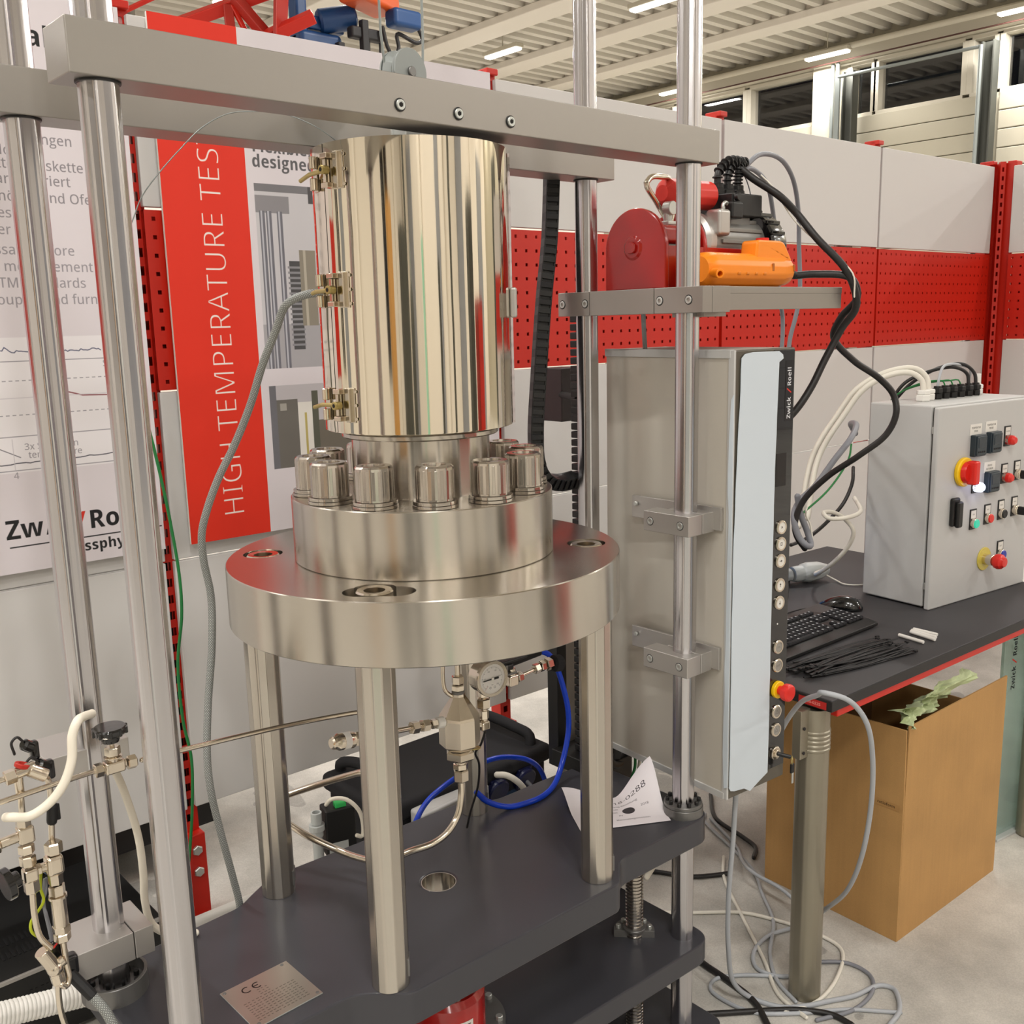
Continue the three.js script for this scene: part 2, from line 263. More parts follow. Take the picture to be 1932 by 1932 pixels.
function panelSet(x, z, ry, small) {
  for (const [n, g, y, m] of [['upper_panel', small ? gUp2 : gUp, 2.194, M.panel], ['perforated_panel', small ? gPerf2 : gPerf, 1.736, M.red], ['middle_panel', small ? gMid2 : gMid, 1.282, M.panel], ['lower_panel', small ? gLow2 : gLow, 0.701, M.panel]]) {
    const p = pc(rack, n, g, m); p.position.set(x, y, z); p.rotation.y = ry; }
  const q = pc(rack, 'band_back', gBack, M.redDark); q.position.set(x, 1.736, z).addScaledVector(V(Math.sin(ry), 0, Math.cos(ry)), -0.05); q.rotation.y = ry;
}
for (let i = -1; i < 4; i++) panelSet(PW * (i + 0.5) + (i === 1 ? -0.003 : 0), 0, 0, i === 2);
const RX = PW * 4;
for (let i = 0; i < 2; i++) panelSet(RX + 0.03, 0.07 + PW * (i + 0.5), -PI / 2, false);
function slotted(h, w) {
  const s = shapeOf([[-w / 2, 0], [w / 2, 0], [w / 2, h], [-w / 2, h]], 0.002);
  for (let y = 0.3; y < h - 0.03; y += 0.0455) { const p = new THREE.Path(); p.moveTo(-0.009, y); p.lineTo(-0.009, y + 0.023); p.lineTo(0.009, y + 0.023); p.lineTo(0.009, y); p.closePath(); s.holes.push(p); }
  return J([new THREE.ExtrudeGeometry(s, { depth: 0.003, bevelEnabled: false }), bx(0.003, h, 0.05, -w / 2 + 0.0015, h / 2, -0.024, 0), bx(0.003, h, 0.05, w / 2 - 0.0015, h / 2, -0.024, 0)]);
}
const gPost = slotted(2.445, 0.046), gShaft = bx(0.036, 2.4, 0.004, 0, 1.2, -0.045, 0), gCap = J([bx(0.046, 0.02, 0.075, 0, 2.44, -0.04, 0.004)]);
const gFoot = J([bx(0.056, 0.26, 0.06, 0, 0.14, -0.022, 0.004), bx(0.06, 0.008, 0.2, 0, 0.004, -0.03, 0.002)]);
const gBolt = hx([0, 0, 0], [0, 0, 1], 0.015, 0.01);
for (let i = -1; i < 5; i++) {
  const x = PW * i, p = pc(rack, 'post', gPost, M.red); p.position.set(x, 0, -0.024);
  const q = pc(rack, 'post_back', gShaft, M.dark); q.position.set(x, 0, -0.024);
  const c = pc(rack, 'post_cap', gCap, M.red); c.position.set(x, 0, 0); const f = pc(rack, 'post_foot', gFoot, M.red); f.position.set(x, 0, 0);
  if (i === 0 || i === 1) for (const y of [0.16, 0.225]) { const b = pc(rack, 'foot_bolt', gBolt, M.zinc); b.position.set(x, y, 0.008); }
}
{ const p = pc(rack, 'post', gPost, M.red); p.position.set(RX + 0.02, 0, 0.03); p.rotation.y = -PI / 4; p.scale.set(0.62, 1, 0.62); const c = pc(rack, 'post_cap', gCap, M.red); c.position.set(RX + 0.05, 0, 0.06); c.rotation.y = -PI / 2; }

part(rack, 'corner_angle', [bb(RX - 0.022, RX + 0.05, 0, 2.44, -0.03, -0.024, 0), bb(RX + 0.05, RX + 0.056, 0, 2.44, -0.03, 0.09, 0)], M.red);
// posters
const RK = (x, z = 0.03) => [0.56 + x - 0.0218 * z * 0, 0, -1.295 + 0.0218 * x + z];
function poster(name, label, x0, x1, y0, y1, tex) {
  const t = T(name, label, 'poster', RK(x0), { local: true, ry: -0.0218 }), w = x1 - x0, h = y1 - y0;
  part(t, 'backing_board', bx(w, h, 0.01, w / 2, y0 + h / 2, -0.006, 0.001), M.white);
  part(t, 'printed_face', new THREE.PlaneGeometry(w, h).translate(w / 2, y0 + h / 2, -0.0004), print(tex));
  part(t, 'standoff', [[0.1, 0.2], [0.9, 0.2], [0.1, 0.8], [0.9, 0.8]].map(([a, b]) => cy([w * a, y0 + h * b, -0.03], [0, 0, 1], 0.008, 0.022, { seg: 10 })), M.zinc);
  return t;
}
{ // left text poster: x from world -0.36 to 0.54
  const X0 = -0.9, W = 0.88, H = 1.32, S = 1100;      // pixels per metre
  const tex = ctex(Math.round(W * S), Math.round(H * S), (c, w, h) => {
    c.fillStyle = '#e2dbe0'; c.fillRect(0, 0, w, h);
    const px = (x) => (x - 0.56 - X0) * S, py = (y) => (2.42 - y) * S;
    c.fillStyle = '#111'; c.font = 'bold 68px sans-serif'; c.textAlign = 'right'; c.fillText('Methoden im Überblick: Material', px(0.378), py(2.305));
    c.fillStyle = '#8b868c'; c.font = '35px sans-serif'; c.textAlign = 'right';
    for (const [s, x, y] of [['Prüfungen', 0.405, 2.092], ['nach Norm', 0.31, 2.063], ['komplette Messkette', 0.425, 2.034], ['parametriert', 0.392, 2.0], ['Probenöfen und Ofen', 0.455, 1.962]]) c.fillText(s, px(x), py(y));
    c.fillStyle = '#9a959c';
    for (const [s, x, y] of [['Samples', 0.255, 1.925], ['cover', 0.25, 1.888], ['necessary before', 0.386, 1.843], ['complete measurement of', 0.462, 1.806], ['and ASTM standards', 0.405, 1.769], ['thermocouples and furnace', 0.478, 1.73]]) c.fillText(s, px(x), py(y));
    c.fillStyle = '#efebee'; c.fillRect(px(-0.2), py(1.655), 1.0 * S * 0.72, (1.655 - 1.34) * S);
    c.strokeStyle = '#55525c'; c.lineWidth = 2;
    const line = (pts, col, lw, dash) => { c.strokeStyle = col; c.lineWidth = lw; c.setLineDash(dash ?? []); c.beginPath(); pts.forEach(([x, y], i) => i ? c.lineTo(px(x), py(y)) : c.moveTo(px(x), py(y))); c.stroke(); c.setLineDash([]); };
    const noisy = []; for (let i = 0; i <= 120; i++) { const x = -0.2 + i * 0.0052; noisy.push([x, 1.622 + 0.006 * (hash(i, 3, 2) - 0.5) + 0.008 * Math.exp(-Math.abs(i - 78) * 0.6) ]); }
    line(noisy, '#5d5f78', 2.5); line([[-0.2, 1.6], [0.5, 1.6]], '#8f8c94', 2);
    line([[-0.2, 1.555], [0.5, 1.555]], '#8f8c94', 2, [9, 7]); line([[-0.2, 1.475], [0.5, 1.475]], '#8f8c94', 2, [9, 7]); line([[-0.2, 1.425], [0.5, 1.425]], '#8f8c94', 2);
    line([[0.3, 1.53], [0.34, 1.522], [0.37, 1.513], [0.44, 1.51]], '#8a4a52', 3); line([[-0.2, 1.515], [0.5, 1.515]], '#d5d0d6', 2);
    const l2 = []; for (let i = 0; i <= 60; i++) l2.push([-0.2 + i * 0.0106, 1.352 + i * 0.0002 + 0.003 * hash(i, 9, 4)]); line(l2, '#4b4b55', 2.5); line([[-0.2, 1.345], [0.46, 1.345]], '#8f8c94', 2);
    line([[0.15, 1.41], [0.215, 1.375]], '#77757d', 2);
    for (const x of [0.2, 0.45]) line([[x, 1.345], [x, 1.42]], '#c9c4ca', 1.5);
    c.fillStyle = '#9a959c'; c.font = '24px sans-serif'; c.textAlign = 'left'; c.fillText('3x Specimen', px(0.225), py(1.392)); c.fillText('temperature', px(0.232), py(1.372)); c.fillText('4', px(0.195), py(1.325)); c.fillText('6', px(0.45), py(1.33)); c.fillText('Specimen', px(0.425), py(1.58));
    c.fillStyle = '#17171a'; c.font = 'bold 70px sans-serif'; c.fillText('Zw', px(0.162), py(1.183)); const a = c.measureText('Zw').width; c.font = 'italic bold 70px sans-serif'; c.fillText('i', px(0.162) + a, py(1.183)); const b = c.measureText('i').width; c.font = 'bold 70px sans-serif'; c.fillText('ck', px(0.162) + a + b, py(1.183));
    c.fillText('Roell', px(0.353), py(1.183)); c.fillStyle = '#d02a1c'; c.fillText('/', px(0.322), py(1.183));
    line([[0.168, 1.163], [0.535, 1.163]], '#17171a', 3); c.fillStyle = '#17171a'; c.font = 'bold 40px sans-serif'; c.fillText('Messphysik', px(0.283), py(1.128));
  });
  poster('text_poster', 'white text poster with grey lines and charts behind the two left chrome columns', X0, X0 + W, 1.1, 2.42, tex);
}
{ // red and white poster
  const W = 1.075, H = 1.325, S = 1000, X0 = 0.05;
  const tex = ctex(Math.round(W * S), Math.round(H * S), (c, w, h) => {
    c.fillStyle = '#ddd7dc'; c.fillRect(0, 0, w, h); c.fillStyle = '#e22c12'; c.fillRect(0, 0, 0.232 * S, h);
    const px = (x) => (x - 0.61) * S, py = (y) => (2.425 - y) * S;
    c.save(); c.translate(px(0.768), py(1.157)); c.rotate(-PI / 2); c.scale(0.99, 1); c.fillStyle = '#f3e8e4'; c.font = '83px sans-serif'; c.textAlign = 'left';
    const s = 'HIGH TEMPERATURE TESTING', k = 0.884 * S / c.measureText('HIGH TEMPERATURE T').width; c.scale(k, 1); c.fillText(s, 0, 0); c.strokeStyle = '#e22c12'; c.lineWidth = 3.2; c.strokeText(s, 0, 0); c.restore();
    c.fillStyle = '#5a595c'; c.font = 'bold 44px sans-serif'; c.fillText('Flexible, modular', px(0.862), py(2.122)); c.fillText('designed systems', px(0.86), py(2.083));
    const photo = (x0, x1, y0, y1, k) => {              // a printed photograph of test equipment, as plain shapes
      c.save(); c.beginPath(); c.rect(px(x0), py(y1), (x1 - x0) * S, (y1 - y0) * S); c.clip(); c.fillStyle = '#c9c7cb'; c.fillRect(px(x0), py(y1), (x1 - x0) * S, (y1 - y0) * S);
      const R = (a, b, d, e, col) => { c.fillStyle = col; c.fillRect(px(x0 + a), py(y0 + e), (b - a) * S, (e - d) * S); }; const hh = y1 - y0;
      if (k === 0) { R(0, 0.3, 0, 0.12, '#a9a7ab'); R(0.0, 0.25, hh - 0.02, hh, '#77767a'); R(0.0, 0.1, hh - 0.075, hh - 0.03, '#8c8a8e'); for (const a of [0.01, 0.03, 0.062]) R(a, a + 0.016, 0, hh - 0.07, '#6f6f78'); for (const a of [0.014, 0.034, 0.066]) R(a, a + 0.005, 0, hh - 0.07, '#b9bac2'); R(0.09, 0.125, 0.05, hh - 0.2, '#4a4a4c'); for (let i = 0; i < 16; i++) R(0.085, 0.128, 0.06 + i * 0.014, 0.066 + i * 0.014, '#8b8b90'); R(0.122, 0.172, 0.115, hh - 0.17, '#8d8678'); R(0.134, 0.142, 0.115, hh - 0.17, '#b5ae9e'); R(0.16, 0.19, hh - 0.045, hh, '#4b4a4c'); R(0.176, 0.184, 0.02, hh - 0.03, '#75736e'); R(0.172, 0.188, 0.2, 0.25, '#8a8250'); R(0.176, 0.185, 0.02, 0.2, '#6c6658'); R(0.19, 0.3, 0.1, hh - 0.18, '#dcd8d0'); }
      else { R(0, 0.3, 0, hh, '#bdb9bd'); R(0.0, 0.02, 0, hh, '#6d6d73'); R(0.02, 0.085, 0.0, hh - 0.04, '#6b6862'); R(0.03, 0.05, hh - 0.07, hh - 0.05, '#a5a29a'); R(0.085, 0.13, 0.0, hh - 0.05, '#e2dfd8'); R(0.105, 0.112, 0.02, hh - 0.08, '#b8a964'); R(0.13, 0.15, 0.01, hh - 0.02, '#55564a'); R(0.15, 0.3, 0.0, hh * 0.55, '#6b655a'); }
      c.restore();
    };
    photo(0.862, 1.18, 1.552, 2.042, 0); photo(0.866, 1.18, 1.274, 1.505, 1);
    c.fillStyle = '#b9b4ba'; for (let i = 0; i < 14; i++) c.fillRect(px(1.25), py(2.05 - i * 0.05), (0.3 + 0.06 * hash(i, 2, 3)) * S, 12);
  });
  poster('red_poster', 'tall poster with a red stripe lettered upwards and photographs, behind the polished cylinder', X0, X0 + W, 1.1, 2.425, tex);
}
// ---------- the test frame ----------
const FL = [0, -0.004], BL = [-0.009, -0.272], FR = [1.121, -0.012], BR = [1.112, -0.278];
const frame = T('test_frame', 'large chrome four-column test frame with grey crossbeams and dark base plates', 'testing machine', [0.565, 0, -0.15]);
for (const [x, z] of [FL, BL, FR, BR]) part(frame, 'column', cy([x, 0.09, z], [0, 1, 0], 0.0237, 3.0, { seg: 48, b: 0.002 }), M.chrome);
for (const [a, b] of [[FL, FR], [BL, BR]]) {
  const dz = (b[1] - a[1]) / (b[0] - a[0]), x0 = -0.043 + a[0] * 0.5, x1 = b[0] + 0.058;
  const bm = part(frame, 'crossbeam', bx(x1 - x0, 0.062, 0.073, (x0 + x1) / 2, 1.985, a[1] + dz * 0.55 - 0.0075, 0.0016, -dz), M.alu);
  for (const c of [a, b]) { part(bm, 'column_seal', ring([c[0], 1.9512, c[1]], [0, 1, 0], 0.0236, 0.0262, 0.004), M.black); }
  if (a === FL) for (const x of [0.42, 0.528, 0.634]) { const z = 0.0224 + dz * (x - 0.56); part(bm, 'cap_screw', [cy([x, 1.973, z - 0.004], [0, 0, 1], 0.0075, 0.006), ring([x, 1.973, z + 0.001], [0, 0, 1], 0.0045, 0.0072, 0.0016)], M.zinc); part(bm, 'screw_recess', [ring([x, 1.973, z - 0.001], [0, 0, 1], 0.0075, 0.0094, 0.0014)], M.black); part(bm, 'hex_socket', hx([x, 1.973, z + 0.0018], [0, 0, 1], 0.0036, 0.0008), M.boltDark); }
}
const outline = [[-0.034, 0.0], [0.262, 0.006], [0.29, 0.024], [0.334, 0.069], [0.813, 0.083], [0.876, 0.026], [1.165, 0.036], [1.165, -0.33], [1.0, -0.338], [0.86, -0.34], [0.82, -0.385], [0.34, -0.405], [0.28, -0.371], [0.25, -0.352], [-0.034, -0.337]];
const oR = [0.006, 0.05, 0.03, 0.02, 0.012, 0.02, 0.05, 0.05, 0, 0.03, 0.02, 0.03, 0.03, 0.03, 0.006];
const base = part(frame, 'base_plate', plateXZ(outline, 0.55, 0.61, oR, 0.003, [[0.569, -0.163, 0.0345]]), M.plate);
part(base, 'hole_bore', ring([0.569, 0.552, -0.163], [0, 1, 0], 0.0325, 0.0347, 0.0565), M.steel);
part(frame, 'lower_plate', plateXZ([[-0.06, 0.02], [0.744, 0.026], [1.166, 0.042], [1.166, -0.34], [-0.06, -0.36]], 0.265, 0.315, [0.02, 0, 0.055, 0.055, 0.02], 0.003), M.plate);
part(frame, 'floor_plate', plateXZ([[-0.06, 0.04], [1.2, 0.05], [1.2, -0.36], [-0.06, -0.38]], 0.05, 0.09, 0.03, 0.003), M.plate);
part(frame, 'machine_foot', [[0.02, -0.03], [1.13, -0.03], [0.02, -0.3], [1.13, -0.3]].map(([x, z]) => cy([x, 0, z], [0, 1, 0], 0.045, 0.052)), M.black);
{ // flanges round the right front and left rear columns
  const f = part(frame, 'column_flange', [ring([FR[0], 0.609, FR[1]], [0, 1, 0], 0.0237, 0.043, 0.02), ring([FR[0], 0.629, FR[1]], [0, 1, 0], 0.0237, 0.041, 0.008)], M.greyMetal);
  for (let i = 0; i < 10; i++) { const a = i * PI / 5 + 0.2; part(f, 'flange_screw', cy([FR[0] + 0.0335 * Math.cos(a), 0.636, FR[1] + 0.0335 * Math.sin(a)], [0, 1, 0], 0.0044, 0.009, { seg: 12 }), M.black); }
  const g = part(frame, 'column_flange', [ring([BL[0], 0.609, BL[1]], [0, 1, 0], 0.0465, 0.0515, 0.033), ring([BL[0], 0.609, BL[1]], [0, 1, 0], 0.0237, 0.05, 0.012)], M.greyMetal);
  for (let i = 0; i < 10; i++) { const a = i * PI / 5; part(g, 'flange_screw', cy([BL[0] + 0.035 * Math.cos(a), 0.62, BL[1] + 0.035 * Math.sin(a)], [0, 1, 0], 0.0044, 0.009, { seg: 12 }), M.black); }
}
{ // ball screw with its D-shaped flange nut
  const pr = [[0, 0.05]], r0 = 0.0178, r1 = 0.0196; for (let y = 0.05; y < 0.56; y += 0.008) pr.push([r0, y], [r1, y + 0.0015], [r1, y + 0.005], [r0, y + 0.0065]); pr.push([0, 0.56]);
  const s = part(frame, 'drive_screw', turn(pr, 28, 0.4).translate(1.045, 0, -0.085), M.bolt);
  const sh = new THREE.Shape(); sh.absarc(0, 0, 0.045, -2.5, 0.95, false); sh.closePath();
  const pts = sh.getPoints(30); const n = part(frame, 'flange_nut', [plateXZ(pts.map((p) => [1.042 + p.x, -0.083 - p.y * -1]), 0.314, 0.331, 0, 0.001), ring([1.045, 0.331, -0.085], [0, 1, 0], 0.0178, 0.025, 0.006)], M.greyMetal);
  for (let i = 0; i < 5; i++) { const a = -2.2 + i * 0.72; part(n, 'flange_screw', cy([1.042 + 0.035 * Math.cos(a), 0.33, -0.083 + 0.035 * Math.sin(a)], [0, 1, 0], 0.0055, 0.009, { seg: 12 }), M.zinc); }
}
{ // red force cell between the plates
  const c = part(frame, 'force_cell', turn([[0, 0.335], [0.07, 0.335], [0.07, 0.44], [0.062, 0.452], [0.03, 0.452], [0.03, 0.47], [0, 0.47]], 48).translate(0.525, 0, -0.09), M.redGloss, 'red load cell under the base plate');
  for (let i = 0; i < 8; i++) { const a = i * PI / 4 + 0.3; part(c, 'flange_screw', cy([0.525 + 0.053 * Math.cos(a), 0.45, -0.09 + 0.053 * Math.sin(a)], [0, 1, 0], 0.006, 0.008, { seg: 12 }), M.zinc); }
  const st = []; for (let i = 0; i <= 8; i++) st.push(2.2 + i * 0.1);
  const lab = ctex(256, 128, (x, w, h) => { x.fillStyle = '#d7d3cc'; x.fillRect(0, 0, w, h); x.fillStyle = '#55524d'; for (let i = 0; i < 5; i++) for (let k = 0; k < 6; k++) x.fillRect(12 + k * 38, 14 + i * 20, 18 + 14 * hash(i, k, 3), 7); });
  const g = new THREE.CylinderGeometry(0.0706, 0.0706, 0.05, 16, 1, true, -0.75, 0.8).translate(0.525, 0.39, -0.09); part(c, 'sticker', g, print(lab));
  const f = part(frame, 'cell_flange', turn([[0.03, 0.314], [0.1, 0.314], [0.1, 0.336], [0, 0.336]], 48).translate(0.565, 0, -0.125), M.greyMetal);
  for (let i = 0; i < 8; i++) { const a = i * PI / 4; part(f, 'flange_screw', cy([0.565 + 0.088 * Math.cos(a), 0.335, -0.125 + 0.088 * Math.sin(a)], [0, 1, 0], 0.007, 0.01, { seg: 12 }), M.zinc); }
}
{ // name plate riveted to the base plate
  const tex = ctex(512, 480, (c, w, h) => {
    c.fillStyle = '#a39a90'; c.fillRect(0, 0, w, h); c.strokeStyle = '#1c1a1a'; c.lineWidth = 9; c.lineCap = 'butt';
    c.beginPath(); c.arc(150, 92, 30, 0.3 * PI, 1.7 * PI); c.stroke(); c.beginPath(); c.arc(228, 92, 30, 0.3 * PI, 1.7 * PI); c.stroke(); c.beginPath(); c.moveTo(200, 92); c.lineTo(236, 92); c.stroke();
    c.fillStyle = '#6e665e'; for (let i = 0; i < 12; i++) { const n = i < 3 ? 3 : 13; for (let k = 0; k < n; k++) c.fillRect((i < 3 ? 200 : 60) + k * 30, 140 + i * 26, 12 + 12 * hash(i, k, 8), 7); }
  });
  const a = Math.atan2(0.004, 0.118), p = part(frame, 'name_plate', bx(0.121, 0.002, 0.115, 0.171, 0.611, -0.086, 0.0006, 0.02), M.zinc, 'engraved metal name plate with a CE mark');
  part(p, 'engraving', new THREE.PlaneGeometry(0.12, 0.114).rotateX(-PI / 2).rotateY(0.02).translate(0.171, 0.6124, -0.086), std({ map: tex, metalness: 0.75, roughness: 0.34 }));
  for (const [x, z] of [[0.115, -0.137], [0.219, -0.139], [0.226, -0.036], [0.122, -0.034]]) part(p, 'rivet', cy([x, 0.6118, z], [0, 1, 0], 0.003, 0.0015, { seg: 12 }), M.greyMetal);
}
part(frame, 'screw_block', bx(0.03, 0.014, 0.02, 0.063, 0.617, -0.03, 0.002), M.greyMetal);

// ---------- round steel table ----------
const AX = 0.56, AZ = -0.15;
const legsAt = [[0.329, 0.022], [0.329, -0.348], [0.801, 0.036], [0.801, -0.336]];
const table = T('round_table', 'thick round brushed steel table on four round steel legs', 'table', [AX, 0.61, AZ]);
{
  let d = new Brush(turn([[0, 1.167], [0.3435, 1.167], [0.345, 1.1685], [0.345, 1.2665], [0.3435, 1.268], [0, 1.268]], 160).translate(AX, 0, AZ)); d.updateMatrixWorld();
  const ev = new Evaluator(); ev.attributes = ['position', 'normal', 'uv']; ev.useGroups = false;
  const cuts = legsAt.map(([x, z]) => new THREE.CylinderGeometry(0.0345, 0.0345, 0.04, 48).translate(x + (AX - x) * 0.05, 1.262, z + (AZ - z) * 0.05));
  cuts.push(new THREE.ExtrudeGeometry((() => { const s = new THREE.Shape(); s.absarc(-0.028, 0, 0.028, PI / 2, PI * 1.5, false); s.absarc(0.028, 0, 0.028, -PI / 2, PI / 2, false); s.closePath(); return s; })(), { depth: 0.04, bevelEnabled: false, curveSegments: 24 }).rotateX(-PI / 2).rotateY(-0.75).translate(0.338, 1.242, 0.03));
  for (const c of cuts) { const k = new Brush(c); k.updateMatrixWorld(); d = ev.evaluate(d, k, SUBTRACTION); }
  part(table, 'table_disc', d.geometry, M.steel);
  for (const [x, z] of legsAt) {
    const bxn = x + (AX - x) * 0.05, bz = z + (AZ - z) * 0.05;
    const b = part(table, 'leg_bolt', [turn([[0.0155, 1.247], [0.0165, 1.2665], [0.0265, 1.2675], [0.029, 1.265], [0.029, 1.241], [0, 1.241]], 40).translate(bxn, 0, bz), hx([bxn, 1.2415, bz], [0, 1, 0], 0.0165, 0.01)], M.fitting);
    part(b, 'hex_socket', hx([bxn, 1.2505, bz], [0, 1, 0], 0.0168, 0.002), M.boltDark);
    const lg = part(table, 'leg', [cy([x, 0.6095, z], [0, 1, 0], 0.0308, 0.558, { seg: 56, b: 0.0012 })], M.steel);
    part(lg, 'wrench_flat', bx(0.024, 0.03, 0.004, x + 0.0295 * 0.82, 0.64, z + 0.0295 * 0.57 , 0.0008, 0.96), M.greyMetal);
  }
}
// ---------- pressure vessel on the table ----------
const vessel = T('pressure_vessel', 'round steel vessel flange ringed by large socket bolts, on the round table', 'vessel', [AX, 1.268, AZ]);
part(vessel, 'flange', turn([[0, 1.2682], [0.2265, 1.2682], [0.228, 1.2695], [0.228, 1.3765], [0.2265, 1.378], [0.12, 1.378]], 128).translate(AX, 0, AZ), M.steel);
part(vessel, 'neck', turn([[0.1215, 1.377], [0.12, 1.384], [0.12, 1.474], [0.134, 1.476], [0.136, 1.478], [0.136, 1.484], [0.128, 1.486], [0.128, 1.489], [0, 1.489]], 96).translate(AX, 0, AZ), M.steel);
{
  const head = J([turn([[0.017, 0.044], [0.0185, 0.0565], [0.0275, 0.0565], [0.0305, 0.0535], [0.031, 0.051], [0.031, 0.001], [0, 0.001]], 72, 0.4), hx([0, 0.03, 0], [0, 1, 0], 0.0172, 0.014)]);
  const knurl = J(Array.from({ length: 20 }, (_, i) => { const a = i * PI / 10; return bx(0.0012, 0.046, 0.005, 0.0307 * Math.cos(a), 0.027, 0.0307 * Math.sin(a), 0.0005, -a); }));
  const w1 = turn([[0.012, 0], [0.0365, 0], [0.037, 0.0006], [0.037, 0.0045], [0.0365, 0.005], [0.012, 0.005]], 48), w2 = turn([[0.012, 0.0055], [0.0355, 0.0055], [0.036, 0.006], [0.036, 0.0105], [0.0355, 0.011], [0.012, 0.011]], 48), sk = hx([0, 0.044, 0], [0, 1, 0], 0.0168, 0.0012);
  for (let i = 0; i < 12; i++) {
    const a = -(29.5 + i * 30) * PI / 180 + PI, x = AX + 0.187 * Math.cos(a), z = AZ + 0.187 * Math.sin(a), loc = [x - AX, 0.1105, z - AZ];
    const b = pc(vessel, 'socket_bolt', head, M.bolt); b.position.set(loc[0], loc[1] + 0.0105, loc[2]); b.rotation.y = i * 1.3;
    pc(b, 'knurling', knurl, M.bolt); const s2 = pc(b, 'hex_socket', sk, M.boltDark);
    for (const g of [w1, w2]) { const w = pc(b, 'washer', g, M.bolt); w.position.y = -0.0105; }
  }
}
// ---------- polished furnace jacket ----------
const furnace = T('furnace', 'tall mirror-polished steel cylinder with three side latches under the crossbeam', 'furnace', [AX, 1.489, AZ]);
{
  const R0 = 0.162, rad = (d) => d * PI / 180, at = (deg, r) => [AX + r * Math.cos(rad(deg)), AZ + r * Math.sin(rad(deg))];
  const shell = (a0, a1, r, y0, y1, seg) => { // part cylinder with thickness, azimuth measured from +x towards +z
    const g = new THREE.CylinderGeometry(r, r, y1 - y0, seg, 1, true, PI / 2 - rad(a1), rad(a1 - a0)), h = new THREE.CylinderGeometry(r - 0.003, r - 0.003, y1 - y0, seg, 1, true, PI / 2 - rad(a1), rad(a1 - a0));
    const rimT = new THREE.RingGeometry(r - 0.003, r, seg, 1, rad(a0), rad(a1 - a0)).rotateX(PI / 2).translate(0, (y1 - y0) / 2, 0), rimB = rimT.clone().translate(0, -(y1 - y0), 0);
    return J([g, h, rimT, rimB]).translate(AX, (y0 + y1) / 2, AZ);
  };
  part(furnace, 'front_shell', shell(-2, 182.4, R0, 1.491, 1.943, 128), M.polished, 'mirror-polished front shell');
  part(furnace, 'rear_shell', shell(183.2, 357.5, R0, 1.491, 1.943, 128), M.polished);
  part(furnace, 'edge_lip', shell(28, 42, R0 + 0.004, 1.491, 1.938, 12), M.polished);
  part(furnace, 'top_disc', cy([AX, 1.932, AZ], [0, 1, 0], 0.1585, 0.007, { seg: 96 }), M.insul);
  part(furnace, 'insulation', cy([AX, 1.492, AZ], [0, 1, 0], 0.1575, 0.44, { seg: 64 }), M.insul);
  part(furnace, 'bottom_disc', cy([AX, 1.4892, AZ], [0, 1, 0], 0.1585, 0.003, { seg: 96 }), M.polished);
  const latch = (y, rodLen, w) => {
    const loc = (deg, r, dy) => { const [x, z] = at(deg, r); return [x, y + dy, z]; };
    const bxAt = (w_, h, d, deg, r, dy, rr_ = 0.0012) => bx(d, h, w_, 0, 0, 0, rr_).rotateY(-rad(deg)).translate(...loc(deg, r, dy));
    const l = part(furnace, 'latch', [bxAt(0.022, 0.056, 0.0018, 169, R0 + 0.001, 0), bxAt(0.003, 0.054, 0.007, 168, R0 + 0.004, 0)], M.fitting, 'nickel-plated toggle latch');
    part(l, 'latch_bracket', [bxAt(0.017, 0.008, 0.013, 176, R0 + 0.007, 0.022), bxAt(0.017, 0.008, 0.013, 176, R0 + 0.007, -0.022), bxAt(0.007, 0.036, 0.008, 177.5, R0 + 0.005, 0)], M.fitting);
    part(l, 'latch_barrel', [cy(loc(-170, R0 + 0.008, -0.026), [0, 1, 0], 0.0062, 0.019, { seg: 20 }), cy(loc(-170, R0 + 0.008, 0.007), [0, 1, 0], 0.0062, 0.019, { seg: 20 }), bxAt(0.02, 0.054, 0.0018, -166.5, R0 + 0.001, 0)], M.fitting);
    const a = loc(178, R0 + 0.011, 0.0), b = loc(-168, R0 + 0.013, -0.001), q = len(sub(a, b)), e = [b[0] + (b[0] - a[0]) / q * rodLen, b[1] - 0.2 * rodLen, b[2] + (b[2] - a[2]) / q * rodLen];
    part(l, 'threaded_rod', [rod(a, b, 0.0036), rod(b, e, 0.0034)], M.brass);
    const [sx, sz] = at(176, 1); part(l, 'clamp_screw', [cy(loc(174.5, R0 + 0.008, 0), [sx - AX, 0, sz - AZ], 0.0066, 0.012, { seg: 20 }), cy(loc(174.5, R0 + 0.02, 0), [sx - AX, 0, sz - AZ], 0.0066, 0.002, { seg: 20 })], M.brass);
    part(l, 'screw_socket', hx(loc(174.5, R0 + 0.0218, 0), [sx - AX, 0, sz - AZ], 0.0036, 0.0006), M.boltDark);
    for (const dy of [-0.022, 0, 0.022]) part(l, 'rivet', cy(loc(164.5, R0 + 0.0015, dy), [Math.cos(rad(164.5)), 0, Math.sin(rad(164.5))], 0.0028, 0.0018, { seg: 12 }), M.fitting);
  };
  latch(1.9, 0.03); latch(1.719, 0.012); latch(1.537, 0.028);
  const [hx0, hz0] = at(47, R0 + 0.006); part(furnace, 'side_bracket', [bx(0.012, 0.05, 0.012, hx0, 1.695, hz0, 0.004, -rad(47))], M.aluLight);
}
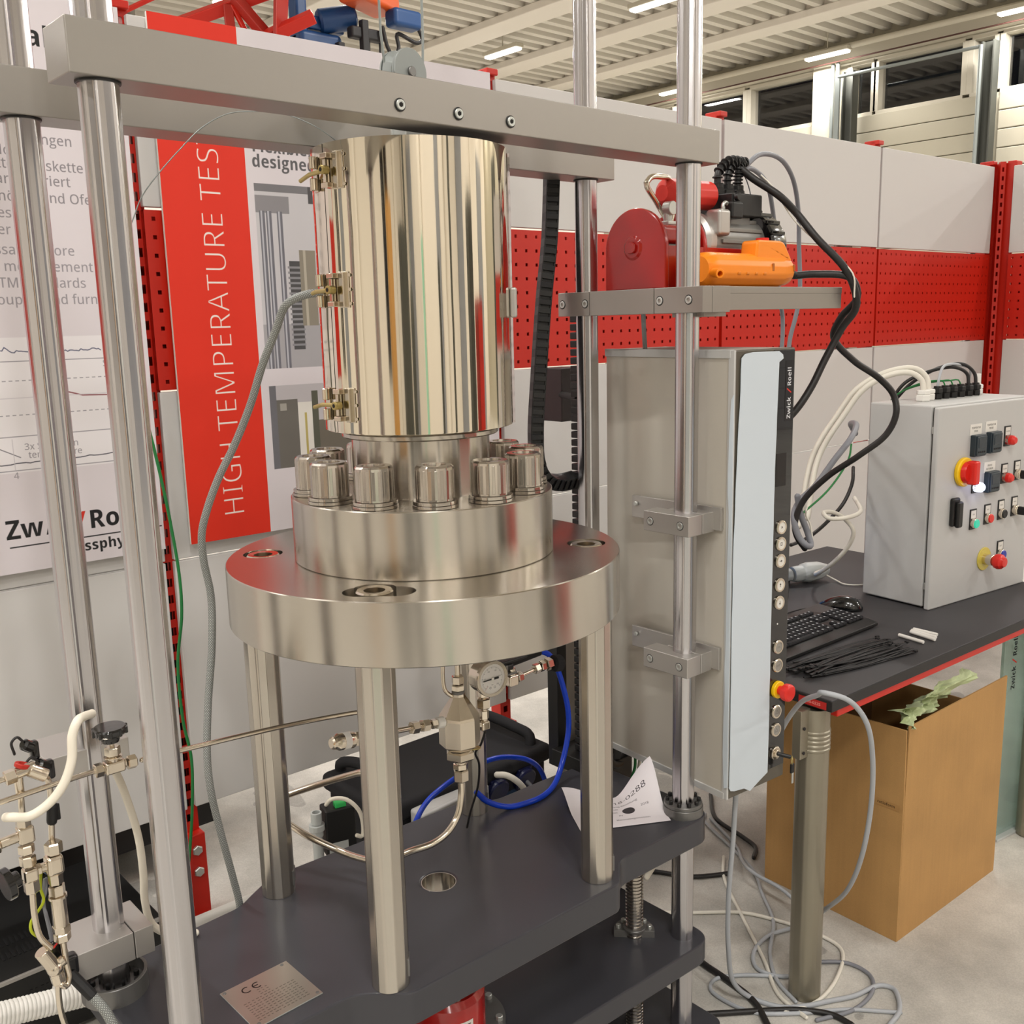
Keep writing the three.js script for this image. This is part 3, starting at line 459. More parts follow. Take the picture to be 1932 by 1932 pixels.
// ---------- clamp blocks on the left rear column ----------
function clampBlock(label, y0, y1, z0, z1) {
  const t = T('clamp_block', label, 'clamp', [-0.02, y0, -0.27]);
  part(t, 'clamp_body', bb(-0.079, 0.012, y0, y1, z0, z1, 0.0012), M.aluLight); part(t, 'clamp_jaw', bb(0.0135, 0.044, y0, y1, z0, z1, 0.0012), M.aluLight);
  part(t, 'slit_filler', bb(0.01, 0.0155, y0 + 0.002, y1 - 0.002, z0 + 0.002, z1 - 0.004, 0), M.black); return t;
}
clampBlock('lower split aluminium clamp block on the left rear column above its flange', 0.68, 0.727, -0.32, -0.224);
clampBlock('upper aluminium clamp block on the left rear column behind the round valve knob', 1.0, 1.038, -0.346, -0.251);

// ---------- gas valve tubing at the left ----------
const mani = T('valve_manifold', 'stainless tube manifold with black valve knobs and hexagon fittings at the left edge', 'valve', [-0.1, 0.62, -0.19]);
const Z0 = -0.19;
const nut = (p, name, at, d, r, h, spin = 0) => part(p, name, hx(at, d, r, h, spin), M.fitting);
{
  part(mani, 'tube', tb([[-0.26, 1.019, Z0], [-0.159, 1.0225, Z0], [-0.03, 1.026, Z0]], 0.0042), M.fitting);
  part(mani, 'tube', tb([[0.04, 1.021, Z0], [0.118, 1.016, Z0], [0.28, 1.008, Z0 + 0.01], [0.385, 1.004, Z0 + 0.03], [0.43, 1.003, Z0 + 0.045]], 0.0042), M.fitting);
  const D = [1, 0.0, 0], v = part(mani, 'valve_body', [bx(0.03, 0.019, 0.02, -0.002, 1.025, Z0, 0.004), cy([-0.02, 1.025, Z0], D, 0.007, 0.036), cy([-0.002, 1.03, Z0], [0, 1, 0], 0.0085, 0.014)], M.fitting);
  nut(v, 'hex_nut', [-0.031, 1.0255, Z0], [1, 0, 0], 0.0105, 0.013); nut(v, 'hex_nut', [0.017, 1.0235, Z0], [1, -0.05, 0], 0.0105, 0.014, 0.4); nut(v, 'hex_nut', [-0.002, 1.042, Z0], [0, 1, 0], 0.0115, 0.014, 0.3);
  part(v, 'lock_washer', ring([-0.002, 1.039, Z0], [0, 1, 0], 0.006, 0.0135, 0.002), M.fitting);
  part(v, 'valve_stem', cy([-0.002, 1.055, Z0], [0, 1, 0], 0.0035, 0.016), M.fitting);
  const k = part(v, 'valve_knob', [turn([[0, 1.064], [0.012, 1.064], [0.0135, 1.068], [0.0135, 1.074], [0.022, 1.076], [0.0245, 1.079], [0.0245, 1.085], [0.022, 1.088], [0, 1.0885]], 36).translate(-0.003, 0, Z0)], M.blackGloss, 'round black valve knob');
  part(k, 'grip_rib', Array.from({ length: 10 }, (_, i) => { const a = i * PI / 5; return cy([-0.003 + 0.0235 * Math.cos(a), 1.0768, Z0 + 0.0235 * Math.sin(a)], [0, 1, 0], 0.0028, 0.0095, { seg: 10 }); }), M.blackGloss);
  // second level: tee with two drops
  const Z1 = -0.2;
  part(mani, 'tube', tb([[-0.26, 1.045, Z1], [-0.15, 1.05, Z1]], 0.0042), M.fitting);
  const tee = part(mani, 'tee_fitting', [cy([-0.137, 1.052, Z1], [1, 0.1, -0.1], 0.0085, 0.03), cy([-0.116, 1.053, Z1], [0.7, -0.5, 0.1], 0.0095, 0.026), cy([-0.131, 1.02, Z1], [0, 1, 0], 0.006, 0.03)], M.fitting);
  nut(tee, 'hex_nut', [-0.149, 1.05, Z1], [1, 0.1, 0], 0.0105, 0.016); part(tee, 'red_ring', ring([-0.124, 1.058, Z1 - 0.004], [0.4, 0.9, 0], 0.006, 0.011, 0.006), M.redDark);
  part(mani, 'tube', tb([[-0.13, 1.04, Z1], [-0.132, 0.985, Z1]], 0.0045), M.fitting);
  part(mani, 'tube', tb([[-0.1, 1.04, Z1 - 0.01], [-0.091, 1.028, Z1 - 0.01], [-0.089, 1.01, Z1 - 0.01], [-0.095, 0.925, Z1 - 0.01]], 0.0045), M.fitting);
  part(mani, 'black_sleeve', [tb([[-0.0885, 0.982, Z1 - 0.01], [-0.091, 0.962, Z1 - 0.01]], 0.0078), cy([-0.081, 0.96, Z1 - 0.012], [0, 1, 0], 0.003, 0.024)], M.rubber);
  const b = part(mani, 'cross_fitting', [bx(0.022, 0.026, 0.02, -0.131, 0.96, Z1, 0.004), cy([-0.165, 0.957, Z1], [1, 0.08, 0], 0.0075, 0.03)], M.fitting);
  nut(b, 'hex_nut', [-0.132, 0.972, Z1], [0, 1, 0], 0.0105, 0.016); nut(b, 'hex_nut', [-0.18, 0.955, Z1], [1, 0.08, 0], 0.011, 0.015); nut(b, 'hex_nut', [-0.132, 0.93, Z1], [0, 1, 0], 0.011, 0.014, 0.4); nut(b, 'hex_nut', [-0.132, 0.911, Z1], [0, 1, 0], 0.0112, 0.016, 0.2);
  const w = part(mani, 'valve_body', [bx(0.024, 0.03, 0.024, -0.098, 0.9, Z1, 0.006), cy([-0.135, 0.9, Z1], [1, 0, 0], 0.007, 0.03), bx(0.02, 0.02, 0.02, -0.131, 0.897, Z1, 0.004)], M.fitting);
  nut(w, 'hex_nut', [-0.096, 0.916, Z1], [0, 1, 0], 0.0125, 0.018, 0.3); nut(w, 'hex_nut', [-0.128, 0.9, Z1], [1, 0, 0], 0.009, 0.012, 0.5);
  part(w, 'valve_knob', [cy([-0.146, 0.897, Z1], [-1, -0.12, 0.12], 0.012, 0.012), cy([-0.157, 0.896, Z1 + 0.001], [-1, -0.12, 0.12], 0.0235, 0.011)], M.blackGloss);
  nut(mani, 'hex_nut', [-0.131, 0.869, Z1], [0, 1, 0], 0.011, 0.02);
  part(mani, 'tube', tb([[-0.131, 0.87, Z1], [-0.132, 0.83, Z1], [-0.128, 0.795, Z1], [-0.116, 0.772, Z1]], 0.0045), M.fitting);
  nut(mani, 'hex_nut', [-0.098, 0.868, Z1], [0, 1, 0], 0.0105, 0.018, 0.1); nut(mani, 'hex_nut', [-0.098, 0.85, Z1], [0, 1, 0], 0.0115, 0.017, 0.5);
  part(mani, 'check_valve', [turn([[0, 0.8], [0.0105, 0.8], [0.011, 0.803], [0.0105, 0.845], [0.013, 0.846], [0.013, 0.85], [0, 0.85]], 24).translate(-0.098, 0, Z1)], M.fitting);
  nut(mani, 'hex_nut', [-0.098, 0.79, Z1], [0, 1, 0], 0.013, 0.012); nut(mani, 'hex_nut', [-0.098, 0.776, Z1], [0, 1, 0], 0.012, 0.014, 0.3);
  part(mani, 'tube', tb([[-0.098, 0.778, Z1], [-0.097, 0.735, Z1], [-0.096, 0.715, Z1 + 0.002], [-0.102, 0.705, Z1 + 0.006], [-0.109, 0.712, Z1 + 0.008]], 0.0045), M.fitting);
  const el = part(mani, 'elbow_fitting', [cy([-0.129, 0.772, Z1], [0.45, -1, 0], 0.0105, 0.032), new THREE.SphereGeometry(0.0125, 18, 12).translate(-0.113, 0.738, Z1), cy([-0.113, 0.736, Z1], [0.15, -1, 0], 0.0095, 0.016), cy([-0.112, 0.74, Z1], [1, 0.45, 0], 0.0085, 0.014)], M.fitting);
  nut(el, 'hex_nut', [-0.112, 0.728, Z1], [0.12, -1, 0], 0.0105, 0.016);
  part(mani, 'tube', tb([[-0.111, 0.716, Z1], [-0.113, 0.69, Z1], [-0.112, 0.66, Z1], [-0.1, 0.6, Z1]], 0.0045), M.fitting);
}
// plugs and short wires beside the tubing
function plug(label, p, q) { const t = T('cable_plug', label, 'plug', [p[0], p[1], p[2]]); part(t, 'plug_body', [rod(p, q, 0.0085, { seg: 20, b: 0.003 }), bx(0.013, 0.03, 0.014, q[0] + 0.002, q[1] - 0.004, q[2], 0.005)], M.blackGloss); part(t, 'lead', tb([[p[0] - 0.012, p[1] - 0.012, p[2]], [p[0] - 0.014, p[1] + 0.006, p[2]], [p[0] - 0.006, p[1] + 0.012, p[2]], [p[0], p[1] + 0.005, p[2]]], 0.002), M.cableBlack); }
plug('glossy black plug beside the upper clamp block, the higher of two', [-0.112, 1.08, -0.235], [-0.098, 1.068, -0.24]);
plug('glossy black plug at the corner of the upper clamp block, the lower of two', [-0.098, 1.048, -0.225], [-0.082, 1.036, -0.232]);
S('white_hose', 'cream rubber hose looping in front of the upper clamp block', 'hose', tb([[-0.018, 1.105, -0.215], [-0.038, 1.113, -0.19], [-0.053, 1.116, -0.17], [-0.063, 1.1, -0.165], [-0.069, 1.066, -0.16], [-0.084, 1.033, -0.16], [-0.106, 1.009, -0.165], [-0.131, 0.998, -0.17], [-0.15, 1.002, -0.175], [-0.155, 0.998, -0.19]], 0.0066, 8, 12), M.hoseCream);
S('cream_hose', 'cream rubber hose hanging behind the left rear column down to the base plate', 'hose', tb([[0.03, 0.99, -0.33], [0.049, 0.944, -0.335], [0.063, 0.892, -0.34], [0.075, 0.82, -0.34], [0.077, 0.75, -0.34], [0.075, 0.703, -0.34], [0.084, 0.653, -0.34], [0.112, 0.625, -0.335], [0.15, 0.617, -0.32]], 0.0065, 7, 12), M.hoseCream);
S('yellow_wire', 'yellow and green earth wire beside the thin steel tube at the lower left', 'wire', tb([[-0.112, 0.89, -0.215], [-0.116, 0.862, -0.215], [-0.114, 0.84, -0.215], [-0.134, 0.815, -0.215], [-0.135, 0.8, -0.215], [-0.122, 0.78, -0.215], [-0.112, 0.755, -0.215]], 0.0022, 8, 7), std({ color: 0xa8b31c, roughness: 0.5 }));
S('twisted_wire', 'grey twisted wire pair hanging between the steel fittings at the lower left', 'wire', [tb([[-0.108, 0.87, -0.22], [-0.113, 0.835, -0.22], [-0.11, 0.79, -0.22], [-0.108, 0.765, -0.22]], 0.0024), tb([[-0.105, 0.87, -0.222], [-0.109, 0.85, -0.218], [-0.114, 0.835, -0.222], [-0.112, 0.82, -0.218], [-0.109, 0.8, -0.222], [-0.107, 0.78, -0.22], [-0.108, 0.765, -0.22]], 0.002)], M.cableGrey);
S('blue_wire', 'short blue wire behind the lower valve body', 'wire', tb([[-0.112, 0.895, -0.216], [-0.106, 0.885, -0.218], [-0.1, 0.878, -0.219]], 0.004), M.blueTruck);
S('red_wire', 'short red wire end above the lower clamp block', 'wire', tb([[-0.11, 0.765, -0.208], [-0.103, 0.771, -0.208], [-0.095, 0.774, -0.21]], 0.0014), M.redBtn);
{ const t = T('terminal_plug', 'black connector clump beside the lower clamp block and elbow fitting', 'connector', [-0.1, 0.73, -0.22]);
  part(t, 'plug_body', [bx(0.02, 0.03, 0.016, -0.103, 0.755, -0.222, 0.004), bx(0.024, 0.034, 0.02, -0.087, 0.72, -0.222, 0.006)], M.blackGloss); part(t, 'sleeve', rod([-0.09, 0.71, -0.215], [-0.068, 0.672, -0.19], 0.0085), M.rubber); }
S('braided_cable', 'short grey braided cable running down past the base plate corner at lower left', 'cable', tb([[-0.07, 0.676, -0.193], [-0.055, 0.645, -0.178], [-0.045, 0.6, -0.165], [-0.045, 0.54, -0.16]], 0.0075, 10, 12), M.braid);

// ---------- hoses and wires round the machine ----------
S('braided_hose', 'long grey braided hose curving down from the middle furnace latch to the floor', 'hose', tb([[0.409, 1.717, -0.2], [0.395, 1.716, -0.222], [0.375, 1.7, -0.26], [0.37, 1.66, -0.29], [0.358, 1.6, -0.325], [0.345, 1.53, -0.355], [0.32, 1.459, -0.378], [0.293, 1.406, -0.39], [0.272, 1.352, -0.4], [0.262, 1.306, -0.41], [0.264, 1.258, -0.416], [0.274, 1.188, -0.42], [0.264, 1.101, -0.41], [0.242, 0.989, -0.4], [0.226, 0.895, -0.385], [0.224, 0.835, -0.375], [0.233, 0.759, -0.37], [0.251, 0.656, -0.372], [0.262, 0.594, -0.378], [0.27, 0.4, -0.4], [0.29, 0.02, -0.42]], 0.0068, 8, 12), M.braid);
S('green_wire', 'thin green earth wire hanging in front of the slotted red post at left', 'wire', tb([[0.47, 1.5, -1.16], [0.493, 1.334, -1.15], [0.51, 1.198, -1.15], [0.522, 1.045, -1.15], [0.519, 0.948, -1.15], [0.498, 0.826, -1.15], [0.498, 0.667, -1.15], [0.511, 0.561, -1.15], [0.502, 0.429, -1.15], [0.486, 0.314, -1.15], [0.463, 0.185, -1.15], [0.45, 0.01, -1.15]], 0.0042, 7, 8), M.cableGreen);
S('thin_wire', 'thin steel wire arching over the crossbeams at the upper left', 'wire', tb([[0.1, 1.808, -0.2], [0.105, 1.818, -0.2], [0.122, 1.852, -0.2], [0.15, 1.886, -0.2], [0.185, 1.922, -0.2], [0.221, 1.955, -0.2], [0.264, 1.979, -0.2], [0.3, 1.985, -0.19], [0.345, 1.982, -0.17], [0.385, 1.965, -0.15], [0.43, 1.937, -0.14]], 0.0009, 8, 6), M.galv);

// ---------- line filter, gauge and tubes under the table ----------
const filter = T('line_filter', 'faceted stainless line filter with a cone top hanging under the round table', 'filter', [0.607, 0.62, -0.13]);
const FX = 0.607, FZ = -0.13;
{
  const g = turn([[0, 0.884], [0.028, 0.884], [0.0385, 0.893], [0.0385, 0.944], [0.037, 0.949], [0.013, 0.985], [0.013, 0.99], [0, 0.99]], 8, 0.25).rotateY(PI / 8 + 0.55);
  part(filter, 'filter_body', g.translate(FX, 0, FZ), M.fitting);
  part(filter, 'collar', [cy([FX, 0.988, FZ], [0, 1, 0], 0.012, 0.008)], M.greyMetal);
  part(filter, 'hex_nut', hx([FX, 0.995, FZ], [0, 1, 0], 0.0125, 0.012, 0.3), M.fitting); part(filter, 'hex_nut', hx([FX, 1.008, FZ], [0, 1, 0], 0.0115, 0.016, 0.6), M.fitting);
  part(filter, 'drain_nut', hx([FX, 0.861, FZ], [0, 1, 0], 0.029, 0.02, 0.4), M.fitting);
  part(filter, 'brass_tag', cy([FX + 0.02, 0.8785, FZ + 0.012], [0.15, 1, -0.1], 0.016, 0.0022), M.brass, 'round brass tag');
  part(filter, 'drain_neck', cy([FX, 0.85, FZ], [0, 1, 0], 0.012, 0.016), M.fitting);
  part(filter, 'hex_nut', hx([FX, 0.84, FZ], [0, 1, 0], 0.0145, 0.013, 0.1), M.fitting); part(filter, 'hex_nut', hx([FX, 0.816, FZ], [0, 1, 0], 0.015, 0.023, 0.5), M.fitting);
  part(filter, 'rear_post', cy([FX + 0.03, 0.80, FZ - 0.03], [0, 1, 0], 0.008, 0.09), M.steel);
}
{ const c = T('relief_fitting', 'row of small hexagon fittings with a ribbed end plug left of the filter', 'fitting', [0.46, 0.93, -0.13]);
  const a = [FX - 0.037, 0.944, FZ], b = [0.372, 0.97, FZ], d = sub(a, b), L = len(d), at = (t) => a.map((v, i) => v + d[i] * t / L), dir = d;
  part(c, 'white_tape', cy(at(0), dir, 0.0105, 0.016), M.white); part(c, 'hex_nut', hx(at(0.016), dir, 0.009, 0.013), M.fitting); part(c, 'hex_nut', hx(at(0.034), dir, 0.0115, 0.016, 0.3), M.fitting); part(c, 'stem', cy(at(0.03), dir, 0.005, 0.19), M.fitting); part(c, 'hex_nut', hx(at(0.057), dir, 0.0115, 0.017, 0.1), M.fitting);
  part(c, 'hex_nut', hx(at(0.175), dir, 0.0135, 0.02, 0.3), M.fitting); const e = part(c, 'end_plug', turn([[0, 0], [0.0135, 0], [0.0145, 0.003], [0.0145, 0.03], [0.011, 0.036], [0.011, 0.041], [0.008, 0.044], [0, 0.044]], 24), M.fitting); e.geometry = aim(e.geometry.translate(0.46, 0.93, -0.13), at(0.195), dir).translate(-0.46, -0.93, 0.13);
  part(c, 'printed_band', ring(at(0.205), dir, 0.0143, 0.0147, 0.012), M.white); }
{ // pressure gauge, face towards the left front
  const t = T('pressure_gauge', 'round pressure gauge with white dial and black needle under the table edge', 'gauge', [0.665, 0.9, -0.125]);
  const GC = [0.667, 1.009, -0.106], fd = [-0.1, 0.03, 0.99], L = len(fd), f = fd.map((v) => v / L), back = GC.map((v, i) => v - f[i] * 0.032);
  part(t, 'case', cy(back, f, 0.0315, 0.036, { seg: 48, b: 0.003 }), M.fitting);
  part(t, 'bezel', ring(GC.map((v, i) => v - f[i] * 0.002), f, 0.0285, 0.0345, 0.009, 56), M.fitting);
  const tex = ctex(512, 512, (c) => { c.fillStyle = '#e6e3e0'; c.fillRect(0, 0, 512, 512); c.translate(256, 256); c.strokeStyle = '#26262a'; for (let i = 0; i <= 50; i++) { const a = (135 + i * 5.4) * PI / 180, r0 = i % 5 ? 196 : 182; c.lineWidth = i % 5 ? 3 : 5; c.beginPath(); c.moveTo(r0 * Math.cos(a), r0 * Math.sin(a)); c.lineTo(212 * Math.cos(a), 212 * Math.sin(a)); c.stroke(); } c.fillStyle = '#3a3a40'; c.font = '30px sans-serif'; c.textAlign = 'center'; ['0', '50', '100', '150', '200', '250'].forEach((s, i) => { const a = (135 + i * 54) * PI / 180; c.fillText(s, 150 * Math.cos(a), 150 * Math.sin(a) + 10); }); c.font = '26px sans-serif'; c.fillText('bar', 0, 110); c.lineWidth = 5; for (const x of [-45, 45]) { c.beginPath(); c.arc(x, 150, 17, 0, 2 * PI); c.stroke(); } c.strokeStyle = '#b03028'; c.lineWidth = 4; c.beginPath(); c.moveTo(-90, 110); c.lineTo(-150, 175); c.stroke(); });
  const face = new THREE.CircleGeometry(0.0285, 48), q = new THREE.Quaternion().setFromUnitVectors(V(0, 0, 1), V(...f)); face.applyQuaternion(q).translate(...GC.map((v, i) => v + f[i] * 0.0045));
  const dl = part(t, 'dial', face, print(tex));
  const nd = J([bx(0.026, 0.0022, 0.001, -0.008, 0, 0, 0.0003), bx(0.012, 0.0042, 0.001, 0.008, 0, 0, 0.0004)]).rotateZ(0.03).applyQuaternion(q).translate(...GC.map((v, i) => v + f[i] * 0.006));
  part(dl, 'needle', nd, M.black); part(dl, 'needle_hub', cy(GC.map((v, i) => v + f[i] * 0.0045), f, 0.003, 0.003), M.white);
  const lens = new THREE.CircleGeometry(0.0285, 48).applyQuaternion(q).translate(...GC.map((v, i) => v + f[i] * 0.0072)); part(t, 'glass', lens, M.glass);
  const sx = 0.664, sz = -0.126; part(t, 'stem', cy([sx, 0.905, sz], [0, 1, 0], 0.0065, 0.08), M.fitting); part(t, 'hex_nut', hx([sx, 0.968, sz], [0, 1, 0], 0.0105, 0.012), M.fitting); part(t, 'hex_nut', hx([sx, 0.946, sz], [0, 1, 0], 0.0135, 0.02, 0.3), M.fitting); part(t, 'hex_nut', hx([sx, 0.924, sz], [0, 1, 0], 0.0095, 0.018), M.fitting);
  part(t, 'elbow', [bx(0.02, 0.018, 0.02, sx - 0.002, 0.912, sz, 0.004), rod([sx - 0.005, 0.914, sz], [FX + 0.034, 0.918, FZ], 0.0085)], M.fitting); part(t, 'white_tape', cy([FX + 0.034, 0.918, FZ], [1, -0.1, 0], 0.0105, 0.008), M.white);
}
{ // ball valve right of the gauge, with its line to the black knob
  const t = T('ball_valve', 'small ball valve with a dark lever and tube right of the gauge', 'valve', [0.74, 0.97, -0.16]), z = -0.16;
  part(t, 'valve_body', [bx(0.024, 0.022, 0.02, 0.765, 0.966, z, 0.003), cy([0.69, 0.972, z], [1, -0.03, 0.0], 0.007, 0.05), cy([0.765, 0.975, z], [0, 1, 0], 0.009, 0.016)], M.fitting);
  part(t, 'hex_nut', hx([0.725, 0.966, z], [1, 0, 0], 0.0095, 0.016), M.fitting); part(t, 'hex_nut', hx([0.779, 0.967, z], [1, 0.03, 0], 0.011, 0.013, 0.4), M.fitting);
  part(t, 'valve_lever', [bx(0.075, 0.006, 0.018, 0.765, 1.008, z, 0.003), bx(0.03, 0.012, 0.016, 0.752, 0.996, z, 0.004)], M.black); part(t, 'bracket', [bx(0.03, 0.004, 0.022, 0.757, 0.983, z, 0.001), bx(0.006, 0.022, 0.022, 0.745, 0.992, z, 0.001)], M.greyMetal);
  part(t, 'tube', tb([[0.79, 0.968, z], [0.83, 0.972, z]], 0.0042), M.fitting); part(t, 'hex_nut', hx([0.826, 0.972, z], [1, 0.06, 0], 0.0105, 0.014), M.fitting); part(t, 'hex_nut', hx([0.842, 0.974, z], [1, 0.06, 0], 0.012, 0.012, 0.4), M.fitting); part(t, 'hex_nut', hx([0.858, 0.974, z], [1, 0, 0], 0.013, 0.016, 0.2), M.fitting);
  part(t, 'valve_knob', [cy([0.876, 0.972, z], [1, -0.15, 0.1], 0.0175, 0.026, { b: 0.005 })], M.blackMatte);
}
S('steel_tube', 'bent stainless tube running from the filter bottom low across the base plate', 'tube', tb([[0.36, 0.72, -0.44], [0.382, 0.709, -0.41], [0.404, 0.69, -0.36], [0.437, 0.67, -0.3], [0.45, 0.668, -0.26], [0.463, 0.672, -0.22], [0.484, 0.687, -0.18], [0.507, 0.699, -0.16], [0.542, 0.708, -0.14], [0.568, 0.723, -0.13], [0.595, 0.748, -0.13], [0.606, 0.787, -0.13], [0.607, 0.818, -0.13]], 0.0066, 8, 12), M.fitting);
S('short_tube', 'bent stainless tube between the left and front table legs, above the low tube', 'tube', tb([[0.35, 0.745, -0.44], [0.385, 0.762, -0.41], [0.434, 0.787, -0.36], [0.468, 0.815, -0.3], [0.481, 0.826, -0.272], [0.49, 0.824, -0.25], [0.49, 0.805, -0.235], [0.49, 0.77, -0.23]], 0.0066, 8, 12), M.fitting);
S('thin_tube', 'thin bent tube dropping from the table disc to the filter top', 'tube', tb([[0.59, 1.168, -0.15], [0.589, 1.058, -0.15], [0.587, 1.01, -0.148], [0.588, 0.995, -0.143], [0.596, 0.986, -0.136], [0.604, 0.984, -0.131]], 0.004, 8, 10), M.fitting);
S('drop_tube', 'straight thin tube from the table disc to the nut on the filter', 'tube', tb([[0.607, 1.168, -0.13], [0.607, 1.02, -0.13]], 0.005, 4, 10), M.fitting);
S('blue_air_hose', 'bright blue air hose arching from under the table round to the base plate', 'hose', tb([[0.93, 0.952, -0.28], [0.966, 0.944, -0.3], [1.006, 0.925, -0.305], [1.035, 0.885, -0.31], [1.058, 0.835, -0.315], [1.074, 0.77, -0.315], [1.074, 0.717, -0.315], [1.05, 0.655, -0.31], [1.006, 0.622, -0.29], [0.95, 0.616, -0.27], [0.9, 0.616, -0.27], [0.855, 0.617, -0.285], [0.81, 0.64, -0.3], [0.788, 0.666, -0.31]], 0.0064, 8, 12), M.hoseBlue);
S('blue_loop_hose', 'bright blue hose looping across the front of the black power box', 'hose', tb([[1.2, 0.44, -0.53], [1.169, 0.499, -0.5], [1.138, 0.549, -0.49], [1.085, 0.591, -0.48], [1.024, 0.616, -0.48], [0.973, 0.626, -0.48], [0.898, 0.621, -0.48], [0.833, 0.599, -0.49], [0.793, 0.573, -0.5], [0.762, 0.54, -0.5], [0.74, 0.49, -0.5]], 0.0064, 8, 12), M.hoseBlue);
S('valve_lever_bar', 'black flat bar under the table edge beside the blue hose', 'bar', [bx(0.13, 0.014, 0.03, 0.88, 0.955, -0.27, 0.004, 0.1)], M.black);
// ---------- black power box on the floor behind the frame ----------
{
  const t = T('power_box', 'large black plastic power distribution box on the floor behind the table legs', 'power box', [1.06, 0, -0.8]);
  part(t, 'box_body', [bb(0.79, 1.33, 0.02, 0.47, -0.945, -0.662, 0.02), bb(0.775, 1.345, 0.45, 0.5, -0.955, -0.65, 0.018)], M.blackMatte);
  part(t, 'handle', tb([[0.83, 0.48, -0.93], [0.82, 0.52, -0.92], [0.835, 0.535, -0.87], [0.835, 0.535, -0.75], [0.82, 0.52, -0.7], [0.83, 0.48, -0.69]], 0.015, 6, 10), M.blackMatte); part(t, 'handle', tb([[1.29, 0.48, -0.93], [1.3, 0.52, -0.92], [1.29, 0.535, -0.87], [1.29, 0.535, -0.75], [1.3, 0.52, -0.7], [1.29, 0.48, -0.69]], 0.015, 6, 10), M.blackMatte);
  for (const x of [1.137, 1.235]) { const c = part(t, 'socket', [cy([x, 0.43, -0.664], [0, -0.3, 1], 0.036, 0.022, { seg: 32, b: 0.004 }), bx(0.05, 0.03, 0.012, x, 0.448, -0.652, 0.004)], std({ color: 0x0c1440, roughness: 0.4 })); part(c, 'socket_mark', bx(0.01, 0.016, 0.001, x, 0.45, -0.6455, 0), M.cableLight); }
  const lab = ctex(512, 128, (c, w, h) => { c.fillStyle = '#123a5e'; c.fillRect(0, 0, w, h); c.fillStyle = '#8ba6b8'; c.font = 'bold 92px sans-serif'; c.textAlign = 'left'; c.fillText('MERZ', 150, 98); c.fillRect(128, 14, 4, 100); c.font = 'bold 80px sans-serif'; c.fillText('M', 36, 94); });
  part(t, 'name_label', new THREE.PlaneGeometry(0.17, 0.042).translate(1.16, 0.385, -0.6612), print(lab));
}
{ const t = T('junction_box', 'pale grey junction box lid beside the black power box, partly behind the front leg', 'junction box', [0.85, 0.29, -0.61], { local: true, ry: 0.06 });
  part(t, 'box_body', bx(0.22, 0.18, 0.045, 0.11, 0.1, -0.02, 0.008), M.greyPaint); part(t, 'lid', bx(0.224, 0.184, 0.014, 0.11, 0.1, 0.008, 0.006), M.greyPaint); for (const [x, y] of [[0.014, 0.178], [0.206, 0.178], [0.014, 0.022], [0.206, 0.022]]) part(t, 'lid_screw', cy([x, y, 0.0145], [0, 0, 1], 0.005, 0.0025, { seg: 10 }), M.dark); part(t, 'leg_stand', bb(0.04, 0.18, -0.29, 0.02, -0.04, -0.03, 0.002), M.darkSteel); }
{ const t = T('supply_plug', 'black plug module with a green indicator in front of the black power box', 'plug', [0.625, 0.0, -0.62], { local: true, ry: -0.25 });
  part(t, 'module', bx(0.07, 0.115, 0.05, 0, 0.525, 0, 0.004), M.black); part(t, 'stand_rod', cy([0, 0, -0.01], [0, 1, 0], 0.012, 0.475), M.darkSteel); part(t, 'stand_foot', cy([0, 0, -0.01], [0, 1, 0], 0.06, 0.012), M.darkSteel); part(t, 'indicator', bx(0.026, 0.012, 0.02, 0.004, 0.587, 0.008, 0.002), std({ color: 0x36c060, roughness: 0.4 })); part(t, 'lead', tb([[-0.025, 0.588, 0.0], [-0.015, 0.603, 0.01], [0.015, 0.6, 0.02], [0.042, 0.57, 0.03], [0.05, 0.525, 0.03], [0.046, 0.505, 0.03], [0.034, 0.51, 0.03]], 0.0048, 8, 9), M.hoseCream); part(t, 'rating_plate', bx(0.045, 0.03, 0.001, -0.008, 0.488, 0.0255, 0), M.clearGrey); }
{ const t = T('pipe_fitting', 'grey ribbed pipe fitting with corrugated hose left of the black plug module', 'fitting', [0.57, 0, -0.62]);
  part(t, 'fitting_body', [ring([0.57, 0.555, -0.62], [0, 1, 0], 0.009, 0.0125, 0.028, 28), ring([0.57, 0.54, -0.62], [0, 1, 0], 0.008, 0.018, 0.014, 28), ring([0.57, 0.525, -0.62], [0, 1, 0], 0.008, 0.014, 0.018, 28)], M.clearGrey);
  part(t, 'hose', tb([[0.57, 0.525, -0.62], [0.57, 0.45, -0.62], [0.56, 0.3, -0.615], [0.54, 0.12, -0.61], [0.5, 0.02, -0.6]], 0.012, 8, 12), M.clearGrey); }
S('power_lead', 'short thick white power lead leaving the black power box', 'cable', tb([[1.13, 0.478, -0.645], [1.14, 0.482, -0.62], [1.162, 0.465, -0.605], [1.185, 0.435, -0.6], [1.2, 0.39, -0.6]], 0.0085, 8, 12), M.cableWhite);
S('black_lead', 'black lead lying in an arc in front of the black power box', 'cable', tb([[1.08, 0.34, -0.56], [1.1, 0.4, -0.55], [1.14, 0.44, -0.54], [1.2, 0.462, -0.54], [1.27, 0.46, -0.55], [1.34, 0.43, -0.56]], 0.006, 8, 10), M.cableBlack);
S('grey_lead', 'grey lead dropping from the socket of the black power box', 'cable', tb([[1.235, 0.425, -0.645], [1.24, 0.41, -0.63], [1.23, 0.38, -0.62], [1.2, 0.34, -0.61]], 0.006, 8, 10), M.cableGrey);
